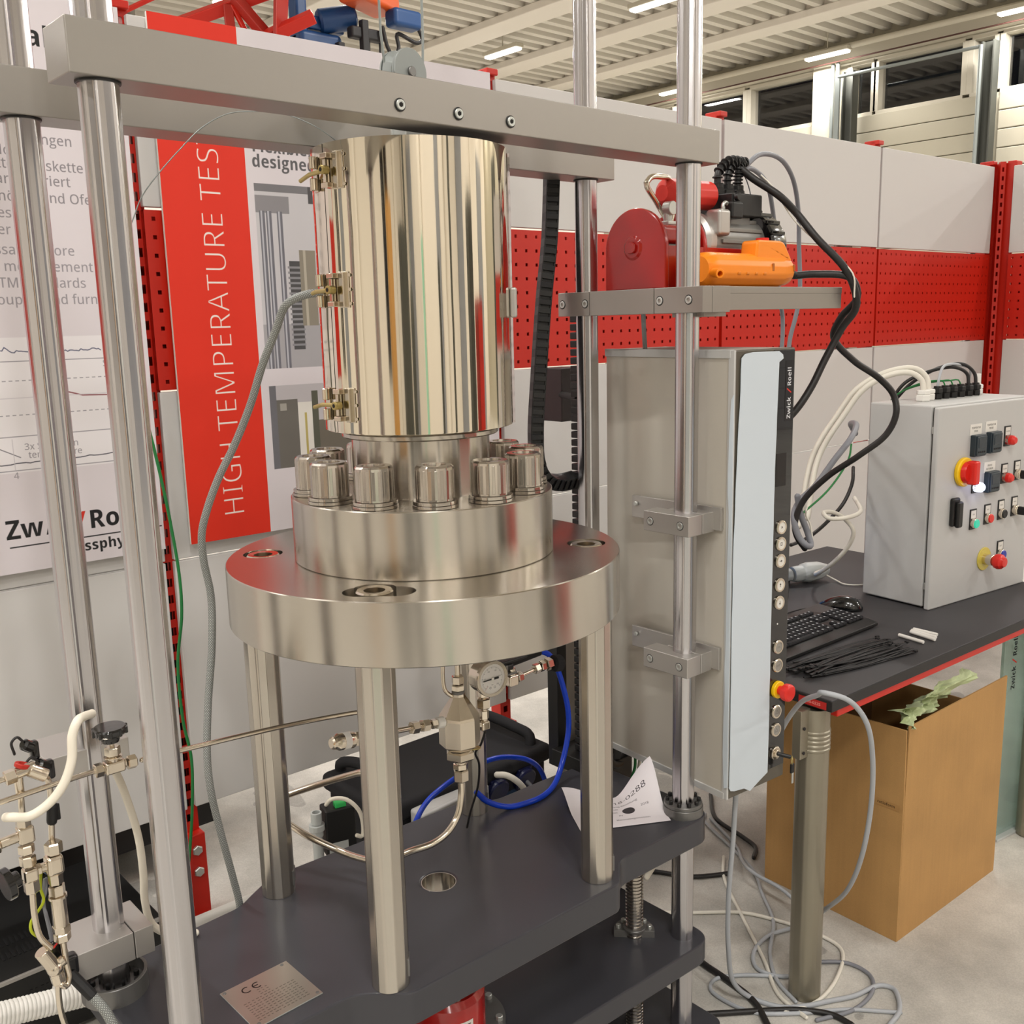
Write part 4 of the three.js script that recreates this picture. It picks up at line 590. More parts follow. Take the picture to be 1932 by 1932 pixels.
S('thin_black_lead', 'thin dark lead hanging beside the filter post', 'cable', tb([[0.68, 0.95, -0.14], [0.69, 0.9, -0.15], [0.69, 0.85, -0.17], [0.7, 0.82, -0.2], [0.725, 0.78, -0.22], [0.735, 0.72, -0.24], [0.73, 0.66, -0.26], [0.735, 0.615, -0.28]], 0.0024, 8, 7), M.cableBlack);

// ---------- equipment low at the left, behind the frame ----------
{ const t = T('computer_case', 'long black computer case with vent slots lying on the floor at lower left', 'computer', [0, 0, -1.25]);
  part(t, 'case', bb(-0.6, 0.37, 0.012, 0.2, -1.5, -1.075, 0.004), M.black); part(t, 'edge_strip', bb(-0.6, 0.372, 0.193, 0.203, -1.078, -1.071, 0.001), M.aluLight);
  const slots = (x0, y, top) => { const l = []; for (let i = 0; i < 8; i++) l.push(top ? bx(0.006, 0.002, 0.035, x0 + i * 0.012, 0.2005, y, 0) : bx(0.006, 0.03, 0.002, x0 + i * 0.012, y, -1.0745, 0)); return l; };
  [slots(0.02, -1.18, true), slots(0.02, -1.24, true), slots(0.14, -1.18, true), slots(0.05, 0.14), slots(0.17, 0.14), slots(-0.1, 0.14)].forEach((g) => part(t, 'vent_grille', g, M.rubber)); }
{ const t = T('dark_cabinet', 'black cabinet standing behind the rack, seen under its lower panels', 'cabinet', [0.5, 0, -1.85]); part(t, 'cabinet_body', bb(-0.2, 0.78, 0.09, 0.95, -2.2, -1.66, 0.004), M.black); part(t, 'castor', [cy([0.68, 0.045, -1.72], [0, 0, 1], 0.045, 0.03), cy([-0.1, 0.045, -1.72], [0, 0, 1], 0.045, 0.03)], M.black); part(t, 'door_panel', bb(-0.19, 0.77, 0.1, 0.94, -1.662, -1.652, 0.002), M.black); }
S('white_pipe', 'smooth white plastic pipe lying on the floor at the foot of the red post', 'pipe', cy([0.36, 0.09, -1.16], [1, 0.0, 0.02], 0.018, 0.42, { seg: 24 }), M.white);
{ const n = 64, a = [-0.35, 0.365, -0.8], b = [0.165, 0.254, -0.8], d = sub(a, b), L = len(d), pr = [[0, 0]]; for (let i = 0; i < n; i++) { const y = i * L / n; pr.push([0.024, y], [0.026, y + L / n * 0.35], [0.026, y + L / n * 0.65], [0.024, y + L / n]); } pr.push([0, L]);
  S('corrugated_pipe', 'white corrugated plastic conduit across the lower left corner', 'pipe', aim(turn(pr, 24), a, d), M.white); }
S('white_conduit', 'second white conduit just behind the corrugated one at lower left', 'pipe', cy([0.055, 0.239, -0.9], [1, -0.2, 0], 0.017, 0.14, { seg: 24 }), M.white);
{ const t = T('motor_block', 'small dark maroon block beside the right rear column', 'block', [1.2, 1.43, -0.45]); part(t, 'housing', bb(1.2, 1.28, 1.425, 1.552, -0.53, -0.45, 0.003), std({ color: 0x2e2326, roughness: 0.5 })); part(t, 'support_arm', rod([1.15, 1.49, -0.345], [1.205, 1.49, -0.455], 0.008), M.dark); }
{ const t = T('guide_rail', 'grey ruled guide strip with a black edge beside the right rear column', 'rail', [1.16, 0.3, -0.4]); part(t, 'aluminium_strip', bb(1.15, 1.215, 0.3, 1.16, -0.43, -0.4, 0.002), M.alu); part(t, 'black_edge', bb(1.118, 1.15, 0.585, 0.895, -0.43, -0.395, 0.002), M.black); part(t, 'scale_marks', Array.from({ length: 60 }, (_, i) => bx(i % 5 ? 0.008 : 0.014, 0.0012, 0.0006, 1.208, 0.62 + i * 0.008, -0.3997, 0)), M.dark); part(t, 'clamp', bb(1.1, 1.2, 0.6, 0.64, -0.4, -0.3, 0.002), M.black); }
{ // energy chain hanging from the rear crossbeam
  const t = T('cable_chain', 'black plastic cable drag chain hanging from the rear crossbeam and curling at its foot', 'cable chain', [1.03, 1.3, -0.33]);
  const c = new THREE.CatmullRomCurve3([[1.062, 1.96, -0.33], [1.053, 1.836, -0.33], [1.034, 1.714, -0.33], [1.015, 1.558, -0.33], [1.002, 1.421, -0.33], [1.006, 1.363, -0.33], [1.031, 1.32, -0.33], [1.075, 1.306, -0.335], [1.13, 1.306, -0.34]].map((p) => V(...p)), false, 'centripetal');
  const N = 42, linkG = J([bx(0.004, 0.0195, 0.032, -0.0125, 0, 0, 0.001), bx(0.004, 0.0195, 0.032, 0.0125, 0, 0, 0.001), bx(0.026, 0.011, 0.003, 0, 0, 0.0165, 0.001), bx(0.026, 0.011, 0.003, 0, 0, -0.0165, 0.001), bx(0.022, 0.018, 0.026, 0, 0, 0, 0)]);
  for (let i = 0; i < N; i++) { const u = (i + 0.5) / N, p = c.getPointAt(u), d = c.getTangentAt(u); const m = pc(t, 'chain_link', linkG, i % 2 ? M.black : M.rubber); m.position.set(p.x - 1.03, p.y - 1.3, p.z + 0.33); m.quaternion.setFromUnitVectors(UP, d); m.rotateY(0.5); }
}
{ const t = T('rear_chain', 'second black drag chain hidden mostly behind the right rear column', 'cable chain', [1.145, 0.0, -0.34]); const lg = bx(0.02, 0.015, 0.03, 0, 0, 0, 0.002); for (let i = 0; i < 90; i++) { const m = pc(t, 'chain_link', lg, i % 2 ? M.black : M.rubber); m.position.set(0, 0.02 + i * 0.0185, 0); } }

// ---------- control unit on the right front column ----------
{
  const t = T('control_unit', 'tall grey control unit with a black button strip, clamped to the right front column', 'control unit', [1.164, 0.652, 0.073], { local: true, ry: -0.0762 });
  const W = 0.188, H = 0.946, Dp = 0.372;
  part(t, 'housing', [bb(0, W, 0, H, -Dp, -0.012, 0.003)], M.unit); part(t, 'side_frame', [bb(-0.002, 0.004, 0, H, -0.016, -0.001, 0.001), bb(-0.003, 0.01, H - 0.016, H + 0.001, -Dp - 0.001, -0.01, 0.001), bb(-0.003, 0.01, -0.001, 0.014, -Dp - 0.001, -0.01, 0.001)], M.greyPaint);
  part(t, 'front_panel', bb(0, W, 0.0, H, -0.013, -0.001, 0.003), M.unitFront);
  const gl = part(t, 'glass_strip', bb(0.118, W - 0.003, 0.03, H - 0.004, -0.003, 0.001, 0.001), M.blackGloss);
  part(gl, 'display_window', bb(0.132, 0.165, 0.66, 0.73, 0.0005, 0.0016, 0.0004), M.black);
  const txt = ctex(640, 128, (c, w, h) => { c.fillStyle = '#17181b'; c.fillRect(0, 0, w, h); c.fillStyle = '#c9cacd'; c.font = 'bold 84px sans-serif'; c.textAlign = 'left'; c.fillText('Zwick', 24, 94); c.fillText('Roell', 368, 94); c.strokeStyle = '#d02a1c'; c.lineWidth = 14; c.beginPath(); c.moveTo(300, 100); c.lineTo(345, 28); c.stroke(); });
  part(gl, 'maker_print', new THREE.PlaneGeometry(0.125, 0.025).rotateZ(PI / 2).translate(0.168, 0.858, 0.0014), print(txt, { roughness: 0.2 }));
  const sym = [[0.572, 'play'], [0.536, 'square'], [0.499, 'right'], [0.446, 'up'], [0.407, 'down'], [0.308, 'ON'], [0.266, 'OFF'], [0.16, 'A'], [0.118, 'B']];
  for (const [y, k] of sym) {
    const dimm = ['ON', 'OFF', 'A', 'B'].includes(k), x = 0.153;
    const b = part(gl, 'push_button', [cy([x, y, 0.0], [0, 0, 1], 0.0152, 0.004, { seg: 32 }), ring([x, y, 0.004], [0, 0, 1], 0.0112, 0.0146, 0.0015, 32)], M.fitting);
    const tx = ctex(96, 96, (c) => { c.fillStyle = dimm ? '#8e8b84' : '#d9d6ce'; c.fillRect(0, 0, 96, 96); c.fillStyle = c.strokeStyle = dimm ? '#6b6861' : '#1a1a1c'; c.lineWidth = 5; c.font = 'bold 26px sans-serif'; c.textAlign = 'center';
      if (k === 'play') { c.beginPath(); c.moveTo(42, 34); c.lineTo(60, 48); c.lineTo(42, 62); c.fill(); } else if (k === 'square') c.strokeRect(38, 36, 20, 24); else if (k === 'right') { c.fillRect(30, 45, 24, 6); c.beginPath(); c.moveTo(50, 36); c.lineTo(66, 48); c.lineTo(50, 60); c.fill(); }
      else if (k === 'up' || k === 'down') { const s = k === 'up' ? -1 : 1; c.fillRect(45, 48 - (s < 0 ? 2 : 18), 6, 20); c.beginPath(); c.moveTo(36, 48 + 2 * s); c.lineTo(48, 48 + 20 * s); c.lineTo(60, 48 + 2 * s); c.fill(); } else if (k === 'A' || k === 'B') { c.beginPath(); c.moveTo(48, 28); c.lineTo(68, 64); c.lineTo(28, 64); c.closePath(); c.stroke(); } else c.fillText(k, 48, 57); });
    part(b, 'button_cap', new THREE.CircleGeometry(0.0114, 28).translate(x, y, 0.0045), print(tx));
  }
  part(gl, 'indicator', cy([0.15, 0.36, 0.001], [0, 0, 1], 0.002, 0.001, { seg: 10 }), M.white);
  const e = part(gl, 'emergency_stop', [cy([0.153, 0.212, 0.001], [0, 0, 1], 0.019, 0.009, { seg: 32 })], M.yellow, 'yellow collar of the emergency stop'); part(e, 'red_mushroom', turn([[0, 0.01], [0.01, 0.01], [0.011, 0.02], [0.0185, 0.024], [0.0195, 0.03], [0.0185, 0.037], [0.015, 0.0395], [0, 0.04]], 32).rotateX(PI / 2).translate(0.153, 0.212, 0), M.redBtn);
  const k = part(gl, 'key_switch', [ring([0.153, 0.064, 0.001], [0, 0, 1], 0.008, 0.0148, 0.005, 32), cy([0.153, 0.064, 0.001], [0, 0, 1], 0.008, 0.009)], M.fitting); part(k, 'key', [rod([0.153, 0.064, 0.008], [0.172, 0.058, 0.03], 0.0045), bx(0.012, 0.022, 0.005, 0.178, 0.03, 0.03, 0.002)], M.black); part(k, 'key_ring', new THREE.TorusGeometry(0.009, 0.0011, 8, 24).rotateY(0.8).translate(0.176, 0.05, 0.03), M.brass); part(k, 'spare_key', bx(0.006, 0.028, 0.002, 0.18, 0.008, 0.03, 0.0008), M.zinc);
}
{ // pale protective film with torn edges on the control unit
  const t = T('protective_film', 'long pale blue-grey film with torn edges covering the front of the control unit', 'film', [1.164, 0.652, 0.073], { local: true, ry: -0.0762 });
  const Lf = [[0.0, 0.03], [0.006, 0.02], [0.018, 0.016], [0.05, 0.012], [0.07, 0.0], [0.1, 0.014], [0.128, 0.026]], R = [];
  for (let i = 0; i <= 24; i++) R.push([0.1285 - i * 0.0001 + 0.006 * Math.max(0, (i - 17) / 7) + 0.0015 * (hash(i, 1, 6) - 0.5), 0.03 + i * 0.037]);
  const top = [[0.146, 0.925], [0.144, 0.933], [0.132, 0.94], [0.05, 0.941], [0.026, 0.938], [0.016, 0.93]], Lside = []; for (let i = 0; i <= 26; i++) { const y = 0.9 - i * 0.0335; Lside.push([Math.max(0.0005, 0.012 * Math.min(1, Math.max(0, (y - 0.55) / 0.3)) + 0.007 * (fbm(i / 27, 0.3, 8, 4, 2) - 0.3)), y]); }
  const sh = new THREE.Shape(); [...Lf, ...R, ...top, ...Lside].forEach(([x, y], i) => i ? sh.lineTo(x, y) : sh.moveTo(x, y)); sh.closePath();
  part(t, 'film_face', ext(sh, 0.0016, 0.0004).translate(0, 0, 0.0012), M.film);
  const s2 = new THREE.Shape(); s2.moveTo(0, 0.03); s2.lineTo(0.0, 0.86); for (let i = 0; i <= 22; i++) { const y = 0.85 - i * 0.0375; s2.lineTo(-0.004 - 0.012 * fbm(i / 23, 0.7, 7, 9, 3), y); } s2.closePath();
  part(t, 'film_edge', ext(s2, 0.0014, 0.0003).rotateY(-PI / 2).translate(-0.0025, 0, 0.001), M.film);
}
for (const [y, l] of [[1.231, 'upper aluminium column clamp holding the control unit to the right front column'], [0.934, 'lower aluminium column clamp holding the control unit to the right front column']]) {
  const t = T('column_clamp', l, 'clamp', [1.121, y, -0.01]), h = 0.042;
  part(t, 'clamp_block', [bb(1.078, 1.122, y, y + h, -0.088, 0.03, 0.0015)], M.aluLight); part(t, 'clamp_block', bb(1.1235, 1.163, y, y + h, -0.06, 0.03, 0.0015), M.aluLight);
  part(t, 'mounting_plate', bb(1.157, 1.1645, y + 0.004, y + 0.052, -0.19, 0.05, 0.001), M.aluLight);
  for (const z of [-0.07, 0.008]) { const s = part(t, 'cap_screw', [ring([1.0785, y + h / 2, z], [-1, 0, 0], 0.004, 0.0075, 0.002), cy([1.0795, y + h / 2, z], [-1, 0, 0], 0.0075, 0.001)], M.zinc); part(s, 'screw_recess', ring([1.0786, y + h / 2, z], [-1, 0, 0], 0.0076, 0.009, 0.0008), M.dark); }
  part(t, 'cap_screw', cy([1.156, y + 0.035, -0.175], [-1, 0, 0], 0.005, 0.006), M.zinc);
}
// ---------- shelf on the right columns with the electric hoist ----------
const SY = 1.722;
{
  const t = T('column_shelf', 'grey aluminium shelf clamped across the two right columns, carrying the hoist', 'shelf', [1.3, 1.672, -0.15]);
  part(t, 'clamp_bar', bb(1.084, 1.109, 1.672, SY, -0.338, -0.245, 0.001), M.alu); part(t, 'side_bar', bb(1.084, 1.109, 1.672, SY, -0.2435, -0.0675, 0.001), M.alu); part(t, 'clamp_bar', bb(1.084, 1.113, 1.672, SY, -0.066, 0.054, 0.001), M.alu);
  part(t, 'clamp_back', bb(1.115, 1.16, 1.672, SY, -0.338, -0.22, 0.001), M.alu); part(t, 'clamp_back', bb(1.114, 1.17, 1.672, SY, -0.09, 0.054, 0.001), M.alu);
  part(t, 'shelf_plate', bb(1.13, 1.6, 1.708, SY, -0.34, 0.042, 0.0012), M.alu); part(t, 'front_rail', bb(1.165, 1.6, 1.676, 1.7085, 0.028, 0.041, 0.001), M.alu); part(t, 'rear_rail', bb(1.165, 1.6, 1.676, 1.7085, -0.339, -0.326, 0.001), M.alu);
  part(t, 'lower_tab', bb(1.12, 1.19, 1.664, 1.674, -0.05, 0.03, 0.001), M.alu);
  for (const z of [-0.325, -0.257, -0.052, 0.02]) { const s = part(t, 'cap_screw', [ring([1.0845, 1.697, z], [-1, 0, 0], 0.004, 0.0075, 0.002), cy([1.0855, 1.697, z], [-1, 0, 0], 0.0075, 0.001)], M.zinc); part(s, 'screw_recess', ring([1.0846, 1.697, z], [-1, 0, 0], 0.0076, 0.0095, 0.0008), M.dark); }
}
{
  const t = T('electric_hoist', 'red electric cable hoist with motor and cable glands on the column shelf', 'hoist', [1.3, SY, -0.16]);
  const sh = new THREE.Shape(); sh.moveTo(-0.082, 0); sh.lineTo(0.082, 0); sh.lineTo(0.082, 0.09); sh.absarc(0, 0.082, 0.082, 0.1, PI - 0.1, false); sh.lineTo(-0.082, 0);
  const plate = ext(sh, 0.012, 0.003, 32).rotateY(-PI / 2);
  part(t, 'drum_plate', plate.clone().translate(1.142, SY, -0.158), M.redGloss); const hub = part(t, 'drum_hub', [turn([[0, 0], [0.012, 0], [0.0125, 0.006], [0.0125, 0.009], [0.011, 0.011], [0, 0.011]], 28).rotateZ(PI / 2).translate(1.131, SY + 0.085, -0.162), turn([[0, 0], [0.026, 0], [0.02, 0.004], [0, 0.0045]], 28).rotateZ(PI / 2).translate(1.1305, SY + 0.085, -0.162)], M.redGloss);
  part(t, 'drum_plate', plate.clone().translate(1.268, SY, -0.158), M.redGloss);
  part(t, 'cable_drum', cy([1.14, SY + 0.085, -0.158], [1, 0, 0], 0.05, 0.125), M.greyMetal);
  const sg = new THREE.Shape(); [[1.142, 0], [1.42, 0], [1.42, 0.062], [1.398, 0.085], [1.142, 0.085]].forEach(([x, y], i) => i ? sg.lineTo(x, y) : sg.moveTo(x, y)); sg.closePath();
  part(t, 'side_frame', ext(sg, 0.006, 0.001).translate(0, SY, -0.084), M.redGloss); part(t, 'side_frame', ext(sg, 0.006, 0.001).translate(0, SY, -0.236), M.redGloss);
  part(t, 'gear_case', [bb(1.15, 1.26, SY + 0.09, SY + 0.13, -0.2, -0.1, 0.012)], M.redGloss);
  const mx = 1.29, my = SY + 0.1; part(t, 'motor_body', [cy([mx, my, -0.14], [1, 0, 0], 0.056, 0.2, { seg: 48, b: 0.006 }), ...Array.from({ length: 14 }, (_, i) => { const a = i * PI / 7; return bx(0.15, 0.008, 0.005, mx + 0.11, my + 0.058 * Math.sin(a), -0.14 + 0.058 * Math.cos(a), 0.001).applyMatrix4(new THREE.Matrix4()); })], std({ color: 0x8b8a86, metalness: 0.5, roughness: 0.38 }));
  const fan = part(t, 'fan_cover', [turn([[0.074, 0], [0.078, 0.006], [0.078, 0.05], [0.07, 0.066], [0.05, 0.072], [0, 0.072]], 48).rotateZ(-PI / 2).translate(1.482, my - 0.005, -0.14)], M.blackGloss); part(fan, 'cover_rib', Array.from({ length: 18 }, (_, i) => { const a = i * PI / 9; return bx(0.05, 0.008, 0.006, 1.505, my - 0.005 + 0.0795 * Math.sin(a), -0.14 + 0.0795 * Math.cos(a), 0.002); }), M.blackGloss);
  const tbx = part(t, 'terminal_box', [bb(1.37, 1.48, SY + 0.155, SY + 0.204, -0.19, -0.09, 0.004)], M.black); part(t, 'box_base', bb(1.375, 1.45, SY + 0.125, SY + 0.157, -0.18, -0.1, 0.004), M.greyMetal);
  for (const [x, mx2, my2] of [[1.382, 1.42, 2.003], [1.418, 1.438, 2.0], [1.455, 1.458, 1.992]]) {
    part(tbx, 'gland_nut', [hx([x, SY + 0.198, -0.14], [0, 1, 0], 0.0175, 0.02), cy([x, SY + 0.216, -0.14], [0, 1, 0], 0.0135, 0.012)], M.black);
    const c = new THREE.CatmullRomCurve3([V(x, SY + 0.226, -0.14), V(x + 0.002, SY + 0.25, -0.14), V(mx2, my2 - 0.004, -0.14), V(1.48, 2.002, -0.14)]), L = [];
    const n = 9; for (let i = 0; i <= n; i++) { const p = c.getPointAt(i / n), d = c.getTangentAt(i / n), g = turn([[0.006, -0.003], [0.0115, -0.001], [0.0115, 0.001], [0.006, 0.003]], 18); L.push(aim(g, [p.x, p.y, p.z], [d.x, d.y, d.z])); }
    part(tbx, 'bend_protector', [...L, new THREE.TubeGeometry(c, 16, 0.0075, 10)], M.black);
  }
  part(t, 'lift_ring', [tb([[1.135, 1.933, -0.13], [1.15, 1.945, -0.13], [1.185, 1.948, -0.13], [1.21, 1.946, -0.135], [1.225, 1.93, -0.14], [1.23, 1.88, -0.14], [1.225, 1.86, -0.14]], 0.006, 8, 10), tb([[1.135, 1.933, -0.13], [1.137, 1.925, -0.13], [1.17, 1.9, -0.135], [1.205, 1.872, -0.14], [1.225, 1.86, -0.14]], 0.006, 8, 10)], M.fitting);
  part(t, 'stop_weight', [cy([1.195, 1.918, -0.14], [1, 0.02, 0], 0.03, 0.165, { seg: 36, b: 0.014 })], std({ color: 0xd23026, roughness: 0.45 }), 'red rubber limit weight');
  part(t, 'limit_arm', [bb(1.18, 1.26, SY + 0.13, SY + 0.138, -0.16, -0.11, 0.002), rod([1.19, 1.855, -0.12], [1.19, 1.89, -0.12], 0.009), cy([1.19, 1.885, -0.125], [0, 0, 1], 0.014, 0.02), rod([1.34, 1.85, -0.1], [1.355, 1.9, -0.1], 0.006), new THREE.TorusGeometry(0.01, 0.004, 8, 20).translate(1.345, 1.893, -0.09)], M.zinc);
  part(t, 'limit_switch', [bb(1.35, 1.39, 1.87, 1.905, -0.1, -0.075, 0.005), cy([1.375, 1.915, -0.085], [0, 0, 1], 0.0085, 0.01)], M.black);
  part(t, 'brake_housing', [cy([1.275, my, -0.14], [1, 0, 0], 0.062, 0.035, { seg: 40, b: 0.008 }), bb(1.3, 1.34, my + 0.01, my + 0.065, -0.11, -0.07, 0.008)], M.aluLight);
}
{ // orange hand control
  const t = T('hand_control', 'bright orange hand control lying along the front of the shelf beside the hoist', 'remote control', [1.33, SY, -0.02]);
  const y = SY + 0.036, z = -0.028; part(t, 'grip', turn([[0, 0], [0.026, 0], [0.033, 0.012], [0.0345, 0.03], [0.0345, 0.26], [0.03, 0.295], [0.02, 0.308], [0, 0.31]], 40).rotateZ(-PI / 2).translate(1.175, y, z), M.orange);
  part(t, 'head', [ext(shapeOf([[1.34, y + 0.02], [1.475, y + 0.02], [1.44, y + 0.062], [1.345, y + 0.062]], [0, 0.01, 0.012, 0.01]), 0.042, 0.004).translate(0, 0, z - 0.02)], M.orange); part(t, 'red_button', cy([1.392, y + 0.06, z], [0, 1, 0], 0.014, 0.008), M.redBtn);
  part(t, 'end_cap_tube', ring([1.183, y - 0.008, z + 0.032], [-0.5, -0.15, 1], 0.0055, 0.009, 0.028, 20), M.orange); part(t, 'finger_groove', [1.265, 1.295, 1.325, 1.355].map((x) => bx(0.01, 0.006, 0.004, x, y - 0.008, z + 0.0335, 0.002)), std({ color: 0xd97a10, roughness: 0.5 })); part(t, 'screw_hole', [bx(0.007, 0.016, 0.002, 1.385, y + 0.006, z + 0.0342, 0.003), bx(0.007, 0.014, 0.002, 1.468, y + 0.006, z + 0.0305, 0.003)], std({ color: 0xa85a0c, roughness: 0.6 }));
  part(t, 'cord_sleeve', Array.from({ length: 6 }, (_, i) => cy([1.484 + i * 0.006, y - 0.002 - i * 0.001, z], [1, -0.15, 0], 0.0115 - i * 0.0005, 0.004, { seg: 18 })), M.rubber);
}
S('hoist_cable', 'thick black cord falling from the hoist glands to a loop behind the control unit', 'cable', tb([[1.462, 1.985, -0.135], [1.475, 1.965, -0.115], [1.504, 1.923, -0.063], [1.543, 1.89, -0.047], [1.556, 1.831, 0.0], [1.6, 1.752, 0.055], [1.637, 1.679, 0.057], [1.643, 1.631, 0.02], [1.617, 1.559, -0.006], [1.586, 1.499, -0.019], [1.551, 1.446, -0.037], [1.5, 1.36, -0.1], [1.45, 1.2, -0.2]], 0.0085, 8, 12), M.cableBlack);
S('control_cable', 'long black cord swinging from the orange hand control across to the cabinet and desk', 'cable', tb([[1.522, 1.75, -0.028], [1.56, 1.752, -0.0], [1.611, 1.742, 0.055], [1.642, 1.7, 0.056], [1.671, 1.655, 0.0], [1.699, 1.611, -0.034], [1.791, 1.551, -0.032], [1.88, 1.502, -0.009], [1.919, 1.461, 0.008], [1.917, 1.415, 0.019], [1.91, 1.361, -0.001], [1.887, 1.304, -0.061], [1.881, 1.241, -0.146], [1.868, 1.171, -0.207], [1.861, 1.112, -0.226], [1.875, 1.07, -0.229], [1.897, 1.033, -0.216]], 0.0082, 8, 12), M.cableBlack);
S('grey_hoist_cable', 'grey cable arching highest from the hoist glands and dropping behind the shelf', 'cable', tb([[1.475, 1.985, -0.14], [1.495, 2.001, -0.14], [1.545, 2.024, -0.15], [1.627, 2.035, -0.17], [1.728, 2.028, -0.2], [1.817, 1.992, -0.23], [1.887, 1.927, -0.26], [1.925, 1.85, -0.28], [1.951, 1.712, -0.29], [1.949, 1.656, -0.3], [1.941, 1.599, -0.31], [1.93, 1.5, -0.31], [1.88, 1.35, -0.32], [1.84, 1.2, -0.33]], 0.0058, 8, 10), M.cableGrey);
S('inner_hoist_cable', 'grey cable dropping inside the highest arch, nearer the motor', 'cable', tb([[1.47, 1.975, -0.14], [1.487, 1.989, -0.14], [1.561, 1.988, -0.16], [1.629, 1.967, -0.18], [1.698, 1.913, -0.21], [1.758, 1.841, -0.24], [1.84, 1.712, -0.28], [1.888, 1.657, -0.3], [1.902, 1.572, -0.31], [1.89, 1.45, -0.32], [1.83, 1.25, -0.34]], 0.0056, 8, 10), M.cableGrey);
S('thin_white_cable', 'thin white cord running down beside the thick black hoist cord', 'cable', tb([[1.487, 1.97, -0.1], [1.5, 1.945, -0.08], [1.54, 1.87, -0.045], [1.575, 1.8, 0.02], [1.6, 1.75, 0.067], [1.61, 1.7, 0.067]], 0.0018, 8, 6), M.cableWhite);
S('cable_tie_tail', 'thin dark cable tie tail curving beside the black terminal box', 'cable tie', tb([[1.468, 1.985, -0.14], [1.485, 1.958, -0.135], [1.492, 1.925, -0.13], [1.485, 1.905, -0.13]], 0.0014, 8, 6), M.cableGrey);
S('shelf_cable', 'short grey cable dropping from the shelf to the top of the control unit', 'cable', tb([[1.205, 1.71, -0.2], [1.207, 1.66, -0.2], [1.212, 1.598, -0.2]], 0.005, 8, 10), M.cableLight);
{ // pulley between the crossbeams with its steel rope
  const t = T('rope_pulley', 'grey metal rope pulley standing above the front crossbeam', 'pulley', [0.54, 2.016, -0.13]);
  const ax = [0.16, 0, 0.99], c = [0.54, 2.06, -0.13]; part(t, 'sheave', aim(turn([[0, -0.013], [0.034, -0.013], [0.036, -0.011], [0.027, 0], [0.036, 0.011], [0.034, 0.013], [0, 0.013]], 48), c, ax), M.pulley);
  part(t, 'cheek_plate', cy(c.map((v, i) => v + ax[i] * 0.0145), ax, 0.036, 0.003, { seg: 48 }), M.pulley); part(t, 'cheek_plate', cy(c.map((v, i) => v - ax[i] * 0.018), ax, 0.036, 0.003, { seg: 48 }), M.pulley); part(t, 'axle', cy(c.map((v, i) => v - ax[i] * 0.022), ax, 0.008, 0.044), M.greyMetal); part(t, 'hanger', [bb(0.525, 0.555, 1.95, 2.04, -0.152, -0.147, 0.001), bb(0.525, 0.555, 1.95, 2.04, -0.113, -0.108, 0.001)], M.zinc);
  S('steel_rope', 'thin steel lifting rope left of the pulley, running up out of view', 'rope', tb([[0.509, 2.06, -0.136], [0.503, 2.11, -0.135], [0.501, 2.4, -0.13], [0.498, 3.1, -0.12]], 0.0021, 6, 8), M.galv);
  S('steel_rope', 'thin steel lifting rope right of the pulley, running up out of view', 'rope', tb([[0.575, 2.06, -0.125], [0.578, 2.11, -0.125], [0.58, 2.4, -0.13], [0.58, 3.1, -0.13]], 0.0021, 6, 8), M.galv);
}
// ---------- workbench ----------
const DR = -0.052;                                          // the bench stands turned by three degrees
{
  const t = T('workbench', 'black workbench with a red underside edge and round metal legs', 'table', [1.483, 0, 0.123], { local: true, ry: DR });
  const W = 1.34, D = 0.92; part(t, 'worktop', bb(0, W, 0.772, 0.8, -D, 0, 0.0025), M.worktop); part(t, 'edge_band', [bb(0, W, 0.772, 0.797, -0.001, 0.0012, 0.0005), bb(-0.0012, 0.001, 0.772, 0.797, -D, 0, 0.0005)], M.edge);
  part(t, 'red_rail', [bb(0.03, W - 0.03, 0.752, 0.772, -0.022, -0.004, 0.002)], M.red); part(t, 'underframe', [bb(0.05, W - 0.05, 0.74, 0.77, -D + 0.04, -D + 0.07, 0), bb(0.05, W - 0.05, 0.745, 0.77, -0.09, -0.06, 0)], M.darkSteel);
  for (const [x, z] of [[0.035, -0.07], [W - 0.1, -0.07], [0.05, -D + 0.07], [W - 0.1, -D + 0.07]]) {
    const pr = [[0, 0.003], [0.038, 0.003], [0.0385, 0.01], [0.0385, 0.62]]; for (let i = 0; i < 5; i++) pr.push([0.0385, 0.655 + i * 0.011], [0.0405, 0.657 + i * 0.011], [0.0405, 0.661 + i * 0.011], [0.0385, 0.663 + i * 0.011]); pr.push([0.0385, 0.76], [0, 0.76]);
    const l = part(t, 'leg', turn(pr, 40, 0.4).translate(x, 0, z), M.leg); part(l, 'foot', cy([x, 0, z], [0, 1, 0], 0.03, 0.006), M.black); part(l, 'bracket', bb(x - 0.066, x - 0.03, 0.645, 0.765, z - 0.012, z + 0.012, 0.002), M.leg); for (const yy of [0.66, 0.72]) part(l, 'screw', cy([x - 0.054, yy, z + 0.012], [0, 0, 1], 0.004, 0.003, { seg: 10 }), M.dark);
  }
  const tex = ctex(256, 64, (c, w, h) => { c.fillStyle = '#b3201c'; c.fillRect(0, 0, w, h); c.fillStyle = '#e09088'; c.font = 'bold 34px sans-serif'; c.textAlign = 'left'; c.fillText('100-0225', 60, 44); });
  part(t, 'inventory_sticker', new THREE.PlaneGeometry(0.075, 0.018).rotateY(-PI / 2).translate(-0.0018, 0.783, -0.05), print(tex));
}
